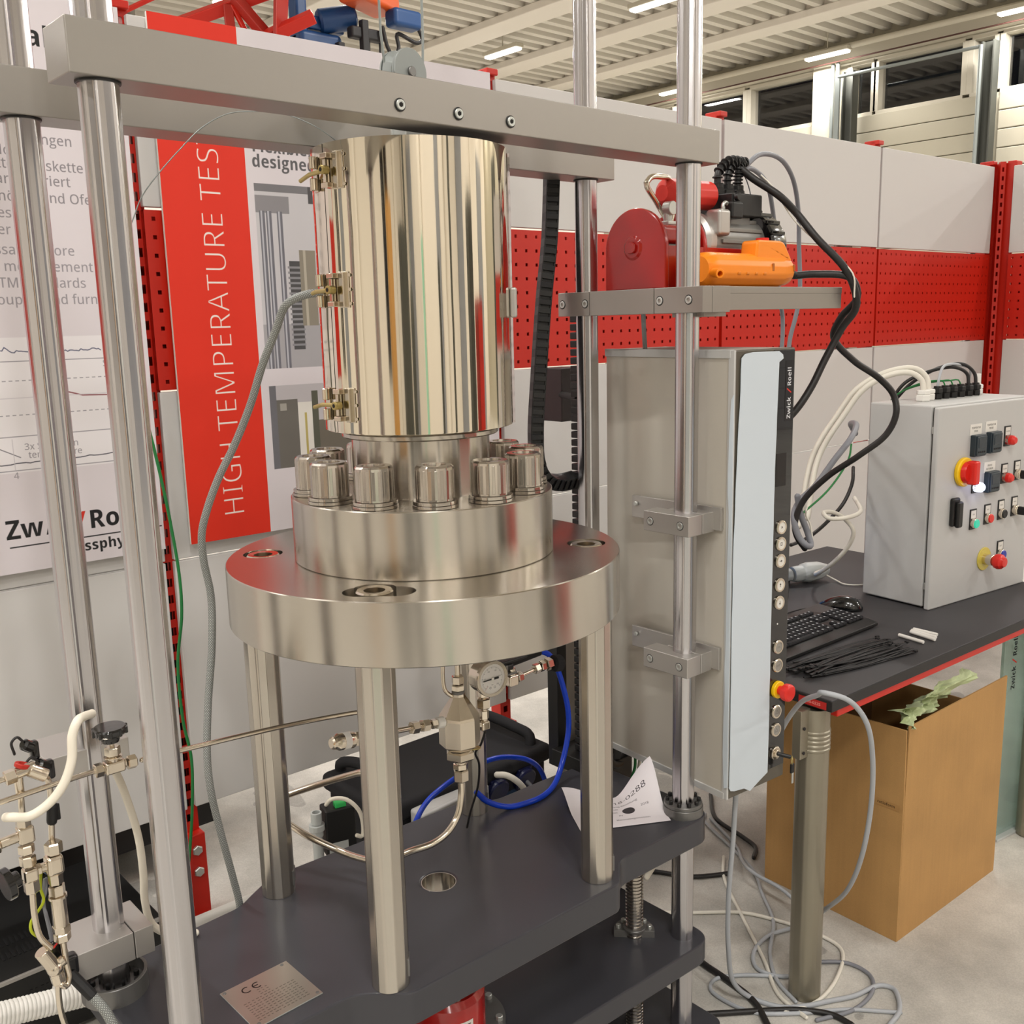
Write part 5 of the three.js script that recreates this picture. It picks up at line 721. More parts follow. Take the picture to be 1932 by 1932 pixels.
// ---------- control cabinet on the bench ----------
const CAB = [2.318, 0.8, -0.075], CR = -0.127;
const cab = T('control_cabinet', 'grey steel control cabinet with coloured push buttons standing on the workbench', 'cabinet', CAB, { local: true, ry: CR });
{
  const W = 0.505, H = 0.6, D = 0.215;
  part(cab, 'cabinet_body', [bb(0, W, 0.004, H, -D, -0.006, 0.006)], M.greyPaint); part(cab, 'door_gap', bb(0.006, W - 0.006, 0.008, H - 0.006, -0.008, 0.002, 0), M.darkSteel);
  const d = part(cab, 'door', bb(-0.006, W + 0.004, 0.0, H - 0.004, 0.002, 0.02, 0.005), M.greyPaint);
  for (const y of [0.06, 0.52]) part(d, 'hinge_pin', cy([0.0, y, -0.001], [0, 1, 0], 0.003, 0.02, { seg: 10 }), M.zinc);
  const F = 0.02, word = (lines) => ctex(160, 72, (c, w, h) => { c.fillStyle = '#e2dfd8'; c.fillRect(0, 0, w, h); c.fillStyle = '#55524c'; c.font = 'bold 20px sans-serif'; c.textAlign = 'center'; lines.forEach((s, i) => c.fillText(s, w / 2, 30 + i * 24)); });
  const lab = (u, y, lines) => part(d, 'name_strip', new THREE.PlaneGeometry(0.058, 0.03).translate(u, y, F + 0.0016), print(word(lines)));
  const strip = (u, y, lines) => { part(d, 'name_strip', bx(0.06, 0.032, 0.0014, u, y, F + 0.0007, 0.0005), M.white); lab(u, y, lines); };
  strip(0.2, 0.52, ['TEMPERATUR', 'OFEN']); strip(0.28, 0.523, ['TEMPERATUR', 'PROBE']); strip(0.285, 0.4, ['DRUCK', 'AUTOKLAV']);
  for (const [u, y] of [[0.205, 0.473], [0.286, 0.476], [0.289, 0.356]]) { const r = part(d, 'temperature_controller', [bx(0.058, 0.064, 0.018, u, y, F + 0.008, 0.003), bx(0.05, 0.056, 0.006, u, y, F + 0.018, 0.002), cy([u + 0.03, y, F + 0.012], [1, 0, 0], 0.004, 0.004, { seg: 10 })], std({ color: 0x27333a, roughness: 0.4 })); part(r, 'screen', bx(0.036, 0.028, 0.001, u, y + 0.008, F + 0.0213, 0.0004), std({ color: 0x13222e, roughness: 0.15 })); part(r, 'key_row', [-0.015, -0.005, 0.005, 0.015].map((q) => bx(0.006, 0.005, 0.002, u + q, y - 0.018, F + 0.0215, 0.0006)), M.dark); }
  const holder = (par, u, y, txt) => { part(par, 'label_holder', [bx(0.034, 0.062, 0.003, u, y + 0.012, F + 0.0015, 0.001)], M.black); const tx = ctex(96, 80, (c, w, h) => { c.fillStyle = '#d9d6cf'; c.fillRect(0, 0, w, h); c.fillStyle = '#77746d'; c.font = 'bold 20px sans-serif'; c.textAlign = 'center'; c.fillText(txt, 48, 48); }); part(par, 'label_insert', new THREE.PlaneGeometry(0.027, 0.024).translate(u, y + 0.027, F + 0.0034), print(tx)); };
  const lampB = (name, u, y, mat, dome, txt) => { const b = part(d, name, ring([u, y, F + 0.002], [0, 0, 1], 0.011, 0.0155, 0.012, 28), M.fitting); part(b, 'lens', dome ? turn([[0, 0.028], [0.009, 0.026], [0.0145, 0.019], [0.0155, 0.01], [0.0155, 0], [0, 0]], 28).rotateX(PI / 2).translate(u, y, F + 0.004) : cy([u, y, F + 0.004], [0, 0, 1], 0.0135, 0.014, { seg: 28, b: 0.002 }), mat); holder(b, u, y, txt); return b; };
  lampB('signal_lamp', 0.37, 0.475, M.redBtn, true, 'ALARM'); lampB('signal_lamp', 0.367, 0.36, M.redBtn, true, 'ALARM');
  lampB('lit_lamp', 0.212, 0.348, glow(new THREE.Color(0.72, 0.78, 1), 2.5), true, 'NETZ');
  const bl = new THREE.PointLight(0x8f9cff, 0.004, 0.6); bl.name = 'lit_lamp_light'; bl.position.set(CAB[0] + 0.194 * Math.cos(CR) - 0.06 * Math.sin(-CR) * -1 * -1, CAB[1] + 0.348, CAB[2] + 0.194 * Math.sin(-CR) + 0.062); bl.castShadow = true; bl.shadow.radius = 1; scene.add(bl);
  lampB('push_button', 0.212, 0.237, glow(new THREE.Color(0.02, 0.75, 0.45), 0.75), false, 'EIN'); lampB('push_button', 0.288, 0.243, M.redBtn, false, 'AUS'); lampB('selector_switch', 0.362, 0.248, M.black, false, 'RESET'); lampB('push_button', 0.372, 0.118, std({ color: 0x1c2f9c, roughness: 0.35 }), false, 'QUIT');
  for (const [u, y] of [[0.438, 0.363], [0.437, 0.25]]) { const b = lampB('key_selector', u, y, M.fitting, false, 'WAHL'); part(b, 'lever', [bx(0.014, 0.026, 0.034, u, y, F + 0.03, 0.004)], M.black); part(b, 'lever_face', bx(0.03, 0.024, 0.012, u + 0.012, y + 0.002, F + 0.034, 0.003), M.fitting); }
  const m = part(d, 'main_switch', [cy([0.142, 0.4, F], [0, 0, 1], 0.043, 0.014, { seg: 44, b: 0.003 })], M.yellow, 'yellow plate of the main switch'); part(m, 'handle', [cy([0.142, 0.4, F + 0.014], [0, 0, 1], 0.032, 0.014, { seg: 40, r2: 0.029 }), bx(0.026, 0.07, 0.03, 0.145, 0.4, F + 0.034, 0.006)], M.redBtn, 'red rotary handle'); part(m, 'pointer_mark', bx(0.006, 0.022, 0.002, 0.16, 0.415, F + 0.0285, 0.0006), M.white);
  const L = part(d, 'door_latch', [bx(0.036, 0.085, 0.014, 0.106, 0.285, F + 0.007, 0.006), bx(0.026, 0.078, 0.014, 0.111, 0.278, F + 0.018, 0.006)], M.black, 'black door latch');
  const e = part(d, 'emergency_stop', cy([0.285, 0.116, F], [0, 0, 1], 0.036, 0.004, { seg: 40 }), std({ color: 0xcdbb50, roughness: 0.35 })); part(e, 'collar', cy([0.285, 0.116, F + 0.003], [0, 0, 1], 0.0165, 0.03), M.fitting); part(e, 'red_mushroom', turn([[0, 0], [0.014, 0], [0.022, 0.008], [0.024, 0.016], [0.022, 0.026], [0.017, 0.03], [0.014, 0.036], [0, 0.038]], 32).rotateX(PI / 2).translate(0.285, 0.116, F + 0.033), M.redBtn);
  for (const c of d.children) if (c.name !== 'hinge_pin') c.position.x -= 0.018;
  // cable glands on the lid
  for (const [u, z] of [[0.118, -0.115], [0.165, -0.13]]) part(cab, 'white_gland', [hx([u, H, z], [0, 1, 0], 0.022, 0.02), hx([u, H + 0.02, z], [0, 1, 0], 0.0205, 0.014, 0.3)], M.white);
  [0.212, 0.252, 0.293, 0.335, 0.378, 0.418].forEach((u, i) => part(cab, 'black_gland', [hx([u, H, -0.13], [0, 1, 0], 0.016, 0.018), hx([u, H + 0.018, -0.13], [0, 1, 0], 0.0155, 0.016, 0.4), cy([u, H + 0.032, -0.13], [0, 1, 0], 0.011, 0.008)], M.black));
  part(cab, 'white_gland', [hx([0.462, H, -0.15], [0, 1, 0], 0.019, 0.018), hx([0.462, H + 0.018, -0.15], [0, 1, 0], 0.0175, 0.014, 0.3), cy([0.462, H + 0.03, -0.15], [0, 1, 0], 0.009, 0.035)], M.white);
}
const CW = (u, y, z) => { const c = Math.cos(-CR), s = Math.sin(-CR); return [CAB[0] + u * c - z * s, CAB[1] + y, CAB[2] + u * s + z * c]; };
const cabCable = (name, label, pts, r, mat, group) => S(name, label, 'cable', tb(pts.map((p) => CW(...p)), r, 8, 10), mat, group);
cabCable('white_cable', 'thick white cable bending left from the first white gland on the cabinet', [[0.118, 0.63, -0.115], [0.116, 0.66, -0.12], [0.09, 0.685, -0.14], [0.04, 0.68, -0.18], [-0.01, 0.64, -0.23], [-0.05, 0.56, -0.27], [-0.12, 0.44, -0.3], [-0.24, 0.27, -0.24]], 0.0085, M.cableWhite);
cabCable('white_cable', 'thick white cable bending left from the second white gland on the cabinet', [[0.165, 0.63, -0.13], [0.163, 0.665, -0.135], [0.135, 0.695, -0.155], [0.07, 0.69, -0.2], [0.0, 0.64, -0.26], [-0.04, 0.56, -0.3], [-0.11, 0.44, -0.33], [-0.24, 0.24, -0.27]], 0.0085, M.cableWhite);
cabCable('grey_lid_cable', 'thin pale grey cable arching right over the black glands of the cabinet', [[0.212, 0.635, -0.13], [0.218, 0.665, -0.13], [0.25, 0.695, -0.14], [0.31, 0.702, -0.15], [0.4, 0.692, -0.16], [0.48, 0.68, -0.19], [0.53, 0.65, -0.22], [0.54, 0.58, -0.25]], 0.0042, M.cableLight);
[[0.252, 0], [0.293, 1], [0.335, 2]].forEach(([u, i]) => cabCable('green_lid_wire', ['first', 'second', 'third'][i] + ' green earth wire from the left among the black glands on the cabinet', [[u, 0.636, -0.13], [u - 0.005, 0.652, -0.135], [u - 0.03, 0.655 - i * 0.002, -0.15], [u - 0.08 - i * 0.02, 0.645, -0.175], [0.15, 0.61, -0.23], [0.1, 0.5, -0.27]], 0.0022, M.cableGreen));
[[0.378, 0], [0.418, 1]].forEach(([u, i]) => cabCable('black_lid_cable', i ? 'black cable arching left from the rightmost black gland' : 'black cable arching left from the last but one black gland', [[u, 0.636, -0.13], [u - 0.002, 0.668, -0.135], [u - 0.04, 0.69 + i * 0.008, -0.15], [u - 0.11, 0.685 + i * 0.008, -0.18], [u - 0.19, 0.645, -0.23], [0.16, 0.56, -0.27]], 0.0055, M.cableBlack));
S('bundle_cable', 'thick dark grey cable looping down behind the button strip to the desk', 'cable', tb([[2.36, 1.3, -0.34], [2.26, 1.34, -0.3], [2.15, 1.35, -0.22], [2.045, 1.319, -0.18], [1.993, 1.274, -0.19], [1.944, 1.2, -0.22], [1.904, 1.162, -0.241], [1.86, 1.126, -0.23], [1.864, 1.069, -0.213], [1.876, 1.047, -0.196], [1.9, 1.045, -0.2], [1.908, 1.076, -0.216], [1.885, 1.13, -0.225], [1.875, 1.18, -0.23]], 0.0085, 8, 12), M.cableGrey);
S('rear_black_cable', 'black cable slanting down left from behind the cabinet', 'cable', tb([[2.32, 1.2, -0.32], [2.263, 1.16, -0.29], [2.217, 1.106, -0.29], [2.173, 1.053, -0.315], [2.086, 1.023, -0.317], [2.018, 1.019, -0.309], [1.96, 1.02, -0.3]], 0.0055, 8, 10), M.cableBlack);
S('green_cable', 'thin green wire slanting down left from behind the cabinet', 'wire', tb([[2.25, 1.28, -0.29], [2.184, 1.244, -0.26], [2.065, 1.172, -0.25], [1.944, 1.114, -0.262]], 0.003, 8, 8), M.cableGreen);
S('cable_strap', 'white cable tie holding the looped cables beside the button strip', 'cable tie', tb([[1.91, 1.135, -0.225], [1.9, 1.15, -0.215], [1.888, 1.142, -0.21], [1.895, 1.128, -0.215], [1.91, 1.1, -0.21], [1.915, 1.06, -0.205]], 0.0026, 8, 7), M.cableWhite);
S('white_loop_cable', 'white cable making a loop in the air left of the control cabinet', 'cable', tb([[2.3, 1.11, -0.3], [2.206, 1.09, -0.228], [2.121, 1.084, -0.228], [2.071, 1.088, -0.251], [2.084, 1.098, -0.275], [2.129, 1.094, -0.272], [2.168, 1.072, -0.257], [2.185, 1.035, -0.235], [2.19, 0.99, -0.25], [2.2, 0.93, -0.3], [2.24, 0.87, -0.38], [2.33, 0.845, -0.44], [2.4, 0.838, -0.455]], 0.0065, 8, 10), M.cableWhite);
{ const t = T('mains_plug', 'grey white industrial plug lying on the bench beside the tablet', 'plug', [2.38, 0.8, -0.49]);
  part(t, 'plug_body', turn([[0, 0], [0.024, 0], [0.026, 0.012], [0.0265, 0.035], [0.03, 0.04], [0.033, 0.06], [0.03, 0.1], [0.018, 0.135], [0.011, 0.14], [0, 0.14]], 32).applyQuaternion(new THREE.Quaternion().setFromUnitVectors(UP, V(0.93, 0.02, 0.36).normalize())).translate(2.3, 0.833, -0.51), M.clearGrey); part(t, 'pin_ring', cy([2.292, 0.833, -0.513], [-0.93, 0, -0.36], 0.021, 0.02), M.clearGrey); }
S('white_thin_lead', 'thin white lead curving over the bench from the plug to the cabinet', 'cable', tb([[2.41, 0.82, -0.45], [2.42, 0.806, -0.42], [2.4, 0.805, -0.38], [2.42, 0.805, -0.34], [2.5, 0.805, -0.32]], 0.0025, 8, 7), M.cableWhite);
S('black_thin_lead', 'thin black mouse lead lying across the bench', 'cable', tb([[1.98, 0.804, -0.33], [2.04, 0.803, -0.33], [2.1, 0.803, -0.315], [2.14, 0.806, -0.3]], 0.002, 8, 7), M.cableBlack);
{ const t = T('tablet', 'small black tablet with a blue screen leaning behind the button strip', 'tablet', [2.3, 0.8, -0.53], { local: true, ry: 0.55 });
  const g = new THREE.Group(); const tilt = (x) => x.rotateX(-0.28); part(t, 'tablet_body', tilt(bb(-0.24, 0.03, 0.0, 0.21, -0.012, 0, 0.006)), M.black); part(t, 'screen', tilt(bb(-0.225, -0.0, 0.028, 0.195, 0, 0.001, 0.0004)), std({ color: 0x4d86c8, emissive: 0x3f7fd0, emissiveIntensity: 0.35, roughness: 0.25 })); part(t, 'stand', bb(-0.2, 0.02, 0.0, 0.012, -0.12, 0.01, 0.003), M.black); part(t, 'status_dot', tilt(bb(0.012, 0.017, 0.012, 0.017, 0, 0.001, 0)), M.white); }
{ // keyboard
  const t = T('keyboard', 'black computer keyboard on the bench behind the cable ties', 'keyboard', [1.612, 0.8, -0.092], { local: true, ry: -0.02 });
  const W = 0.455, D = 0.19; part(t, 'keyboard_case', ext(shapeOf([[0, 0.004], [D, 0.004], [D, 0.03], [0.03, 0.019], [0, 0.014]], 0.003), W, 0.002).rotateY(PI / 2).translate(0, 0, 0), M.black);
  const kg = new Map(), key = (w) => { const k = w.toFixed(4); if (!kg.has(k)) kg.set(k, J([bx(w - 0.002, 0.006, 0.0165, 0, 0.002, 0, 0.0015), bx(w - 0.005, 0.002, 0.012, 0, 0.0055, 0.0005, 0.0008)])); return kg.get(k); };
  const print_ = bx(0.005, 0.0006, 0.005, -0.002, 0.0067, -0.001, 0), U = 0.0187;
  const put = (x, r, w) => { const z = -0.045 - r * U - (r === 5 ? 0.012 : 0), k = pc(t, 'key', key(w), M.blackMatte); k.position.set(x + w / 2, 0.0185 + (-z) * 0.062, z); pc(k, 'key_legend', print_, M.cableLight); };
  for (let r = 0; r < 6; r++) { if (r === 0) { let x = 0.012; for (const w of [1.25, 1.25, 1.25, 6, 1.25, 1.25, 1.25, 1.5]) { put(x, r, w * U); x += w * U; } } else for (let i = 0; i < 15; i++) put(0.012 + i * U, r, U);
    if (r === 0 || r >= 3) for (let i = 0; i < 3; i++) put(0.302 + i * U, r, U); if (r === 1) put(0.302 + U, r, U); for (let i = 0; i < 4; i++) if (r < 5) put(0.368 + i * U, r, U); }
}
{ const t = T('computer_mouse', 'glossy black computer mouse on the bench by the cabinet foot', 'mouse', [2.155, 0.8, -0.25], { local: true, ry: 2.0 });
  const g = new THREE.SphereGeometry(1, 40, 24); const p = g.attributes.position; for (let i = 0; i < p.count; i++) { const x = p.getX(i), y = p.getY(i), z = p.getZ(i); p.setXYZ(i, x * 0.064, Math.max(0.002, 0.004 + (y > 0 ? y : 0) * 0.036 * (1 - 0.25 * x)), z * 0.033 * (1 - 0.12 * x)); } g.computeVertexNormals(); part(t, 'mouse_shell', g, M.blackGloss); part(t, 'scroll_wheel', cy([-0.038, 0.028, -0.003], [0, 0, 1], 0.009, 0.006), M.rubber); part(t, 'button_seam', bx(0.05, 0.001, 0.0012, -0.03, 0.0335, 0, 0), M.rubber); }
{ // loose cable ties and white pins on the bench
  const place = ['topmost of the heap', 'near the keyboard edge', 'lowest in front', 'crossing the others', 'with its head towards the pins'];
  for (let i = 0; i < 34; i++) {
    const a = 0.0 + rr(-0.16, 0.1), L = rr(0.3, 0.36), cx = 1.76 + rr(-0.035, 0.035), cz = 0.012 + rr(-0.05, 0.045), y = 0.802 + 0.0012 * Math.floor(i / 3) + rr(0, 0.0008);
    const dx = Math.cos(a), dz = -Math.sin(a) + 0.14, bend = rr(-0.02, 0.02), P = []; for (let k = 0; k <= 6; k++) { const s = k / 6 - 0.5; P.push([cx + s * L * dx + bend * dz * (4 * s * s - 1), y + 0.006 * Math.abs(s) * rnd(), cz + s * L * dz - bend * (4 * s * s - 1)]); }
    const tt = T('cable_tie', 'black plastic cable tie lying in the loose heap on the bench', 'cable tie', [cx, 0.8, cz], { group: 'loose cable ties on the bench' });
    const c = new THREE.CatmullRomCurve3(P.map((p) => V(...p))), g = new THREE.TubeGeometry(c, 10, 0.0038, 5), q = g.attributes.position; for (let k = 0; k < q.count; k++) { const row = Math.floor(k / 6), ctr = c.getPointAt(row / 10); q.setY(k, ctr.y + (q.getY(k) - ctr.y) * 0.4); } g.computeVertexNormals();
    part(tt, 'strap', g, M.rubber); const e = P[rnd() > 0.5 ? 0 : 6]; part(tt, 'head', bx(0.011, 0.006, 0.009, e[0], e[1] + 0.001, e[2], 0.001, a), M.rubber);
  }
  [[[2.022, 0.806, 0.002], [2.007, 0.806, 0.079], 'white ceramic pin lying nearest the cable ties'], [[2.069, 0.806, 0.011], [2.049, 0.806, 0.09], 'white ceramic pin in the row of three, nearest the single pin'], [[2.082, 0.806, 0.007], [2.07, 0.806, 0.083], 'white ceramic pin in the middle of the row of three'], [[2.097, 0.806, 0.005], [2.093, 0.806, 0.075], 'white ceramic pin in the row of three, farthest from the cable ties']].forEach(([a, b, l]) => S('ceramic_pin', l, 'pin', J([rod(a, b, 0.0048, { seg: 18 })]), M.white, 'white pins on the bench'));
}
// ---------- cardboard box under the bench ----------
{
  const t = T('cardboard_box', 'tall open brown cardboard box on the floor under the workbench', 'box', [1.882, 0, 0.109], { local: true, ry: -0.045 });
  const W = 0.545, D = 0.43, H = 0.613, k = 0.005; // front runs +x, side runs -z
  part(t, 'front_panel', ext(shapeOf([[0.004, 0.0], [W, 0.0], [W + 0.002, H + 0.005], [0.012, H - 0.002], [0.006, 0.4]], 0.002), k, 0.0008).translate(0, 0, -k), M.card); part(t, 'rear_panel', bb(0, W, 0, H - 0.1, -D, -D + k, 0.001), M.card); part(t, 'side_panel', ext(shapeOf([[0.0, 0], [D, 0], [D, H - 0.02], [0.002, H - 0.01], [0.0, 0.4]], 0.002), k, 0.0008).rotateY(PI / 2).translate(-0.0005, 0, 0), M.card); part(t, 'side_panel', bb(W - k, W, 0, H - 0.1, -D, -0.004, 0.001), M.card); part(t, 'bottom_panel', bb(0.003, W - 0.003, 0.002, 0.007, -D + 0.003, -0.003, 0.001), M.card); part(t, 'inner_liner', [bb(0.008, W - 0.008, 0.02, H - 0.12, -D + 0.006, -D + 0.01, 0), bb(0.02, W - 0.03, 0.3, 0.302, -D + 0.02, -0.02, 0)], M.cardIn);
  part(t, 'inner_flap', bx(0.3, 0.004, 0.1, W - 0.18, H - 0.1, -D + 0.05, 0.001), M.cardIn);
  const tx = ctex(256, 64, (c, w, h) => { c.fillStyle = '#b08650'; c.fillRect(0, 0, w, h); c.fillStyle = '#4c3418'; c.font = 'bold 40px sans-serif'; c.textAlign = 'left'; c.fillText('ratioform', 20, 42); });
  part(t, 'printed_mark', new THREE.PlaneGeometry(0.07, 0.0175).rotateY(-PI / 2).translate(-0.0012, 0.382, -0.045), print(tx, { roughness: 0.85 }));
}
{ // crumpled green packing paper
  const g = new THREE.PlaneGeometry(0.26, 0.13, 44, 20), p = g.attributes.position; for (let i = 0; i < p.count; i++) { const x = p.getX(i), y = p.getY(i), u = x / 0.26 + 0.5, v = y / 0.13 + 0.5; const n = fbm(u, v, 5, 77, 3) - 0.5, m = fbm(u, v, 9, 17, 2) - 0.5; const edge = (v - 0.5) * 0.05 * Math.sin(u * 7); p.setXYZ(i, x, (v - 0.5) * (0.035 + 0.08 * u * u) + 0.035 * u * u + 0.025 * n, 0.03 * Math.cos(v * 3 + u * 4) + 0.06 * n + 0.03 * m + edge); } g.computeVertexNormals();
  const h = g.toNonIndexed(); h.computeVertexNormals(); h.rotateY(-0.045).translate(2.03, 0.622, 0.092);
  S('packing_paper', 'crumpled pale green packing paper hanging over the rim of the cardboard box', 'paper', h, std({ color: 0xc3cfa2, roughness: 0.85, side: THREE.DoubleSide }));
}
{ // glass sign standing under the right end of the bench
  const t = T('glass_sign', 'pale green glass sign with vertical lettering right of the cardboard box', 'sign', [2.6, 0, 0.055], { local: true, ry: -0.15 });
  part(t, 'glass_pane', bb(0, 0.55, 0.006, 0.72, -0.012, 0, 0.002), M.greenGlass); const tx = ctex(512, 96, (c, w, h) => { c.clearRect(0, 0, w, h); c.fillStyle = '#20262a'; c.font = 'bold 64px sans-serif'; c.textAlign = 'left'; c.fillText('Zwick', 16, 68); c.fillText('Roell', 270, 68); c.strokeStyle = '#d02a1c'; c.lineWidth = 9; c.beginPath(); c.moveTo(215, 74); c.lineTo(250, 18); c.stroke(); });
  part(t, 'lettering', new THREE.PlaneGeometry(0.22, 0.041).rotateZ(PI / 2).translate(0.055, 0.6, 0.001), std({ map: tx, transparent: true, alphaTest: 0.4, roughness: 0.6 })); part(t, 'foot_bar', bb(-0.0, 0.55, 0, 0.008, -0.03, 0.018, 0.002), M.clearGrey);
}
// ---------- note sheet on the base plate ----------
{
  const N = 36, g = new THREE.PlaneGeometry(1, 1, N, N), p = g.attributes.position, sm = (a, b, t) => { t = Math.max(0, Math.min(1, (t - a) / (b - a))); return t * t * (3 - 2 * t); };
  for (let i = 0; i < p.count; i++) {
    const u = p.getX(i) + 0.5, v = p.getY(i) + 0.5, r = -0.075 + 0.2 * u, lift = 0.088 * sm(0.55, 1.05, u) * sm(0.15, 1, v) + 0.022 * sm(0.5, 0, u) * sm(0.4, 1, v), dip = 1 - 0.22 * Math.exp(-((u - 0.55) ** 2) * 14) * sm(0.4, 1, v);
    const up = 0.165 * v * dip * (1 - 0.15 * sm(0.6, 1, u)); p.setXYZ(i, 0.963 + r * 0.86 + up * 0.5, 0.6115 + lift + 0.004 * Math.sin(u * 9) * (1 - v) * v, -0.066 + r * 0.5 - up * 0.86);
  }
  g.computeVertexNormals();
  const tx = ctex(640, 540, (c, w, h) => { c.fillStyle = '#ded9dc'; c.fillRect(0, 0, w, h); c.fillStyle = '#3a3639'; c.textAlign = 'center'; c.font = '66px sans-serif'; c.fillText('AG-18-0288', 390, 190); c.font = '25px sans-serif'; c.fillText('Auftrag Bestellung', 380, 255); c.fillText('Kunde', 300, 300); c.fillText('Liefertermin', 250, 345); c.fillText('PV', 330, 395); c.fillText('2018', 520, 320); c.fillText('Materialbegleitschein', 400, 455); c.beginPath(); c.ellipse(400, 335, 44, 40, 0, 0, 7); c.fill(); });
  S('note_sheet', 'curled white paper sheet with printed text on the base plate by the right column', 'paper', g, print(tx, { roughness: 0.9, side: THREE.DoubleSide }));
}
// ---------- cables on the floor at the right ----------
const FC = (name, label, pts, r, mat) => S(name, label, 'cable', tb(pts.map((p) => p.length === 2 ? [p[0], r + 0.001, p[1]] : p), r, 8, 10), mat);
FC('looped_cable', 'light grey cable rising in one tall loop in front of the bench leg', [[1.4, 0.66, 0.02], [1.39, 0.75, 0.06], [1.36, 0.83, 0.12], [1.31, 0.88, 0.19], [1.25, 0.915, 0.24], [1.275, 0.905, 0.272], [1.31, 0.875, 0.283], [1.338, 0.833, 0.29], [1.379, 0.748, 0.282], [1.42, 0.62, 0.262], [1.46, 0.47, 0.225], [1.52, 0.33, 0.16], [1.6, 0.2, 0.06], [1.68, 0.08, -0.04], [1.72, 0.012, -0.11], [1.655, -0.138], [1.556, -0.12], [1.511, -0.072], [1.536, -0.01], [1.613, 0.011], [1.707, -0.024], [1.77, 0.03, -0.09], [1.8, 0.055, -0.185], [1.81, 0.06, -0.29], [1.9, 0.02, -0.4], [1.974, -0.472], [2.067, -0.647]], 0.0055, M.cableLight);
FC('drop_cable', 'grey cable dropping straight from the control unit to the floor and curling', [[1.27, 0.65, 0.02], [1.275, 0.5, 0.01], [1.29, 0.35, -0.01], [1.32, 0.18, -0.03], [1.36, 0.06, -0.04], [1.4, 0.012, -0.02], [1.43, 0.05], [1.48, 0.09], [1.529, 0.115], [1.594, 0.149], [1.678, 0.173], [1.69, 0.2], [1.669, 0.225], [1.619, 0.253], [1.56, 0.26]], 0.006, M.cableLight);
FC('floor_cable', 'pale grey cable sweeping in a flat curve to the front right of the floor', [[1.62, 0.256], [1.54, 0.165], [1.436, 0.085], [1.366, 0.013], [1.351, -0.054], [1.36, -0.11], [1.4, -0.126], [1.46, -0.091], [1.52, -0.03]], 0.005, M.cableLight);
FC('floor_cable', 'white cable running right from the frame and curving round the bench leg', [[1.52, -0.42], [1.585, -0.354], [1.692, -0.251], [1.728, -0.171], [1.755, -0.053], [1.742, 0.026], [1.639, 0.079], [1.51, 0.097], [1.421, 0.066]], 0.005, M.cableWhite);
FC('floor_cable', 'light grey cable running diagonally past the bench leg from behind', [[2.08, -0.68], [2.043, -0.655], [1.962, -0.484], [1.9, -0.36], [1.815, -0.27], [1.716, -0.165], [1.588, -0.09], [1.509, -0.015], [1.473, 0.062]], 0.005, M.cableLight);
FC('floor_cable', 'white cable slanting straight across the floor beside the frame', [[1.9, -0.47], [1.805, -0.399], [1.675, -0.239], [1.557, -0.088], [1.462, 0.024], [1.442, 0.111]], 0.005, M.cableWhite);
FC('floor_cable', 'grey cable curling right round the foot of the bench leg', [[1.6, -0.02], [1.647, 0.013], [1.701, 0.073], [1.697, 0.134], [1.645, 0.17], [1.55, 0.174], [1.452, 0.133]], 0.005, M.cableGrey);
FC('black_floor_cable', 'thick black cable coming from under the frame at the lower edge', [[1.46, -0.27], [1.429, -0.196], [1.417, -0.103], [1.398, -0.01], [1.354, 0.059], [1.31, 0.11]], 0.008, M.cableBlack);
FC('black_floor_cable', 'black cable crossing the floor at the foot of the bench leg', [[1.244, -0.084], [1.326, -0.02], [1.397, 0.037], [1.45, 0.085], [1.493, 0.15], [1.495, 0.2]], 0.007, M.cableBlack);
FC('black_floor_cable', 'black cable curving on the floor behind the right column', [[2.206, -0.753], [2.079, -0.634], [2.041, -0.5], [2.015, -0.432], [1.96, -0.4]], 0.007, M.cableBlack);
FC('black_floor_cable', 'black cable lying from the frame towards the cardboard box', [[1.62, -0.62], [1.673, -0.567], [1.731, -0.47], [1.78, -0.43], [1.83, -0.4]], 0.007, M.cableBlack);
S('beige_hose', 'cream cable curving down beside the right column below the base plate', 'cable', tb([[1.3, 0.5, -0.25], [1.35, 0.46, -0.26], [1.38, 0.4, -0.26], [1.35, 0.33, -0.26], [1.3, 0.27, -0.27]], 0.008, 8, 10), M.hoseCream);
// dark cables and a fan under the control unit
{ const t = T('cooling_fan', 'black round fan with wires behind the control unit bottom', 'fan', [1.3, 0.6, -0.36]); part(t, 'fan_ring', new THREE.TorusGeometry(0.075, 0.012, 10, 40).rotateY(0.3).translate(1.31, 0.62, -0.37), M.black); part(t, 'fan_hub', cy([1.31, 0.62, -0.38], [-0.3, 0, 1], 0.03, 0.03), M.black); part(t, 'blade', Array.from({ length: 7 }, (_, i) => bx(0.045, 0.02, 0.003, 0.045, 0, 0, 0.001).rotateX(0.6).rotateZ(i * 2 * PI / 7).rotateY(0.3).translate(1.31, 0.62, -0.37)), M.black); part(t, 'mount', bb(1.27, 1.35, 0.3, 0.56, -0.4, -0.36, 0.004), M.black); }
for (const [k, m, l] of [[0, M.cableGreen, 'green wire hanging in the dark gap under the control unit'], [1, M.cableWhite, 'white wire curving in the dark gap under the control unit'], [2, M.cableGreen, 'second green wire hanging in the dark gap under the control unit']]) S('hanging_wire', l, 'wire', tb([[1.24 + k * 0.02, 0.66, -0.26], [1.235 + k * 0.015, 0.6, -0.25], [1.22 + k * 0.02, 0.54, -0.26], [1.25 + k * 0.03, 0.46, -0.27]], 0.0035, 8, 8), m);
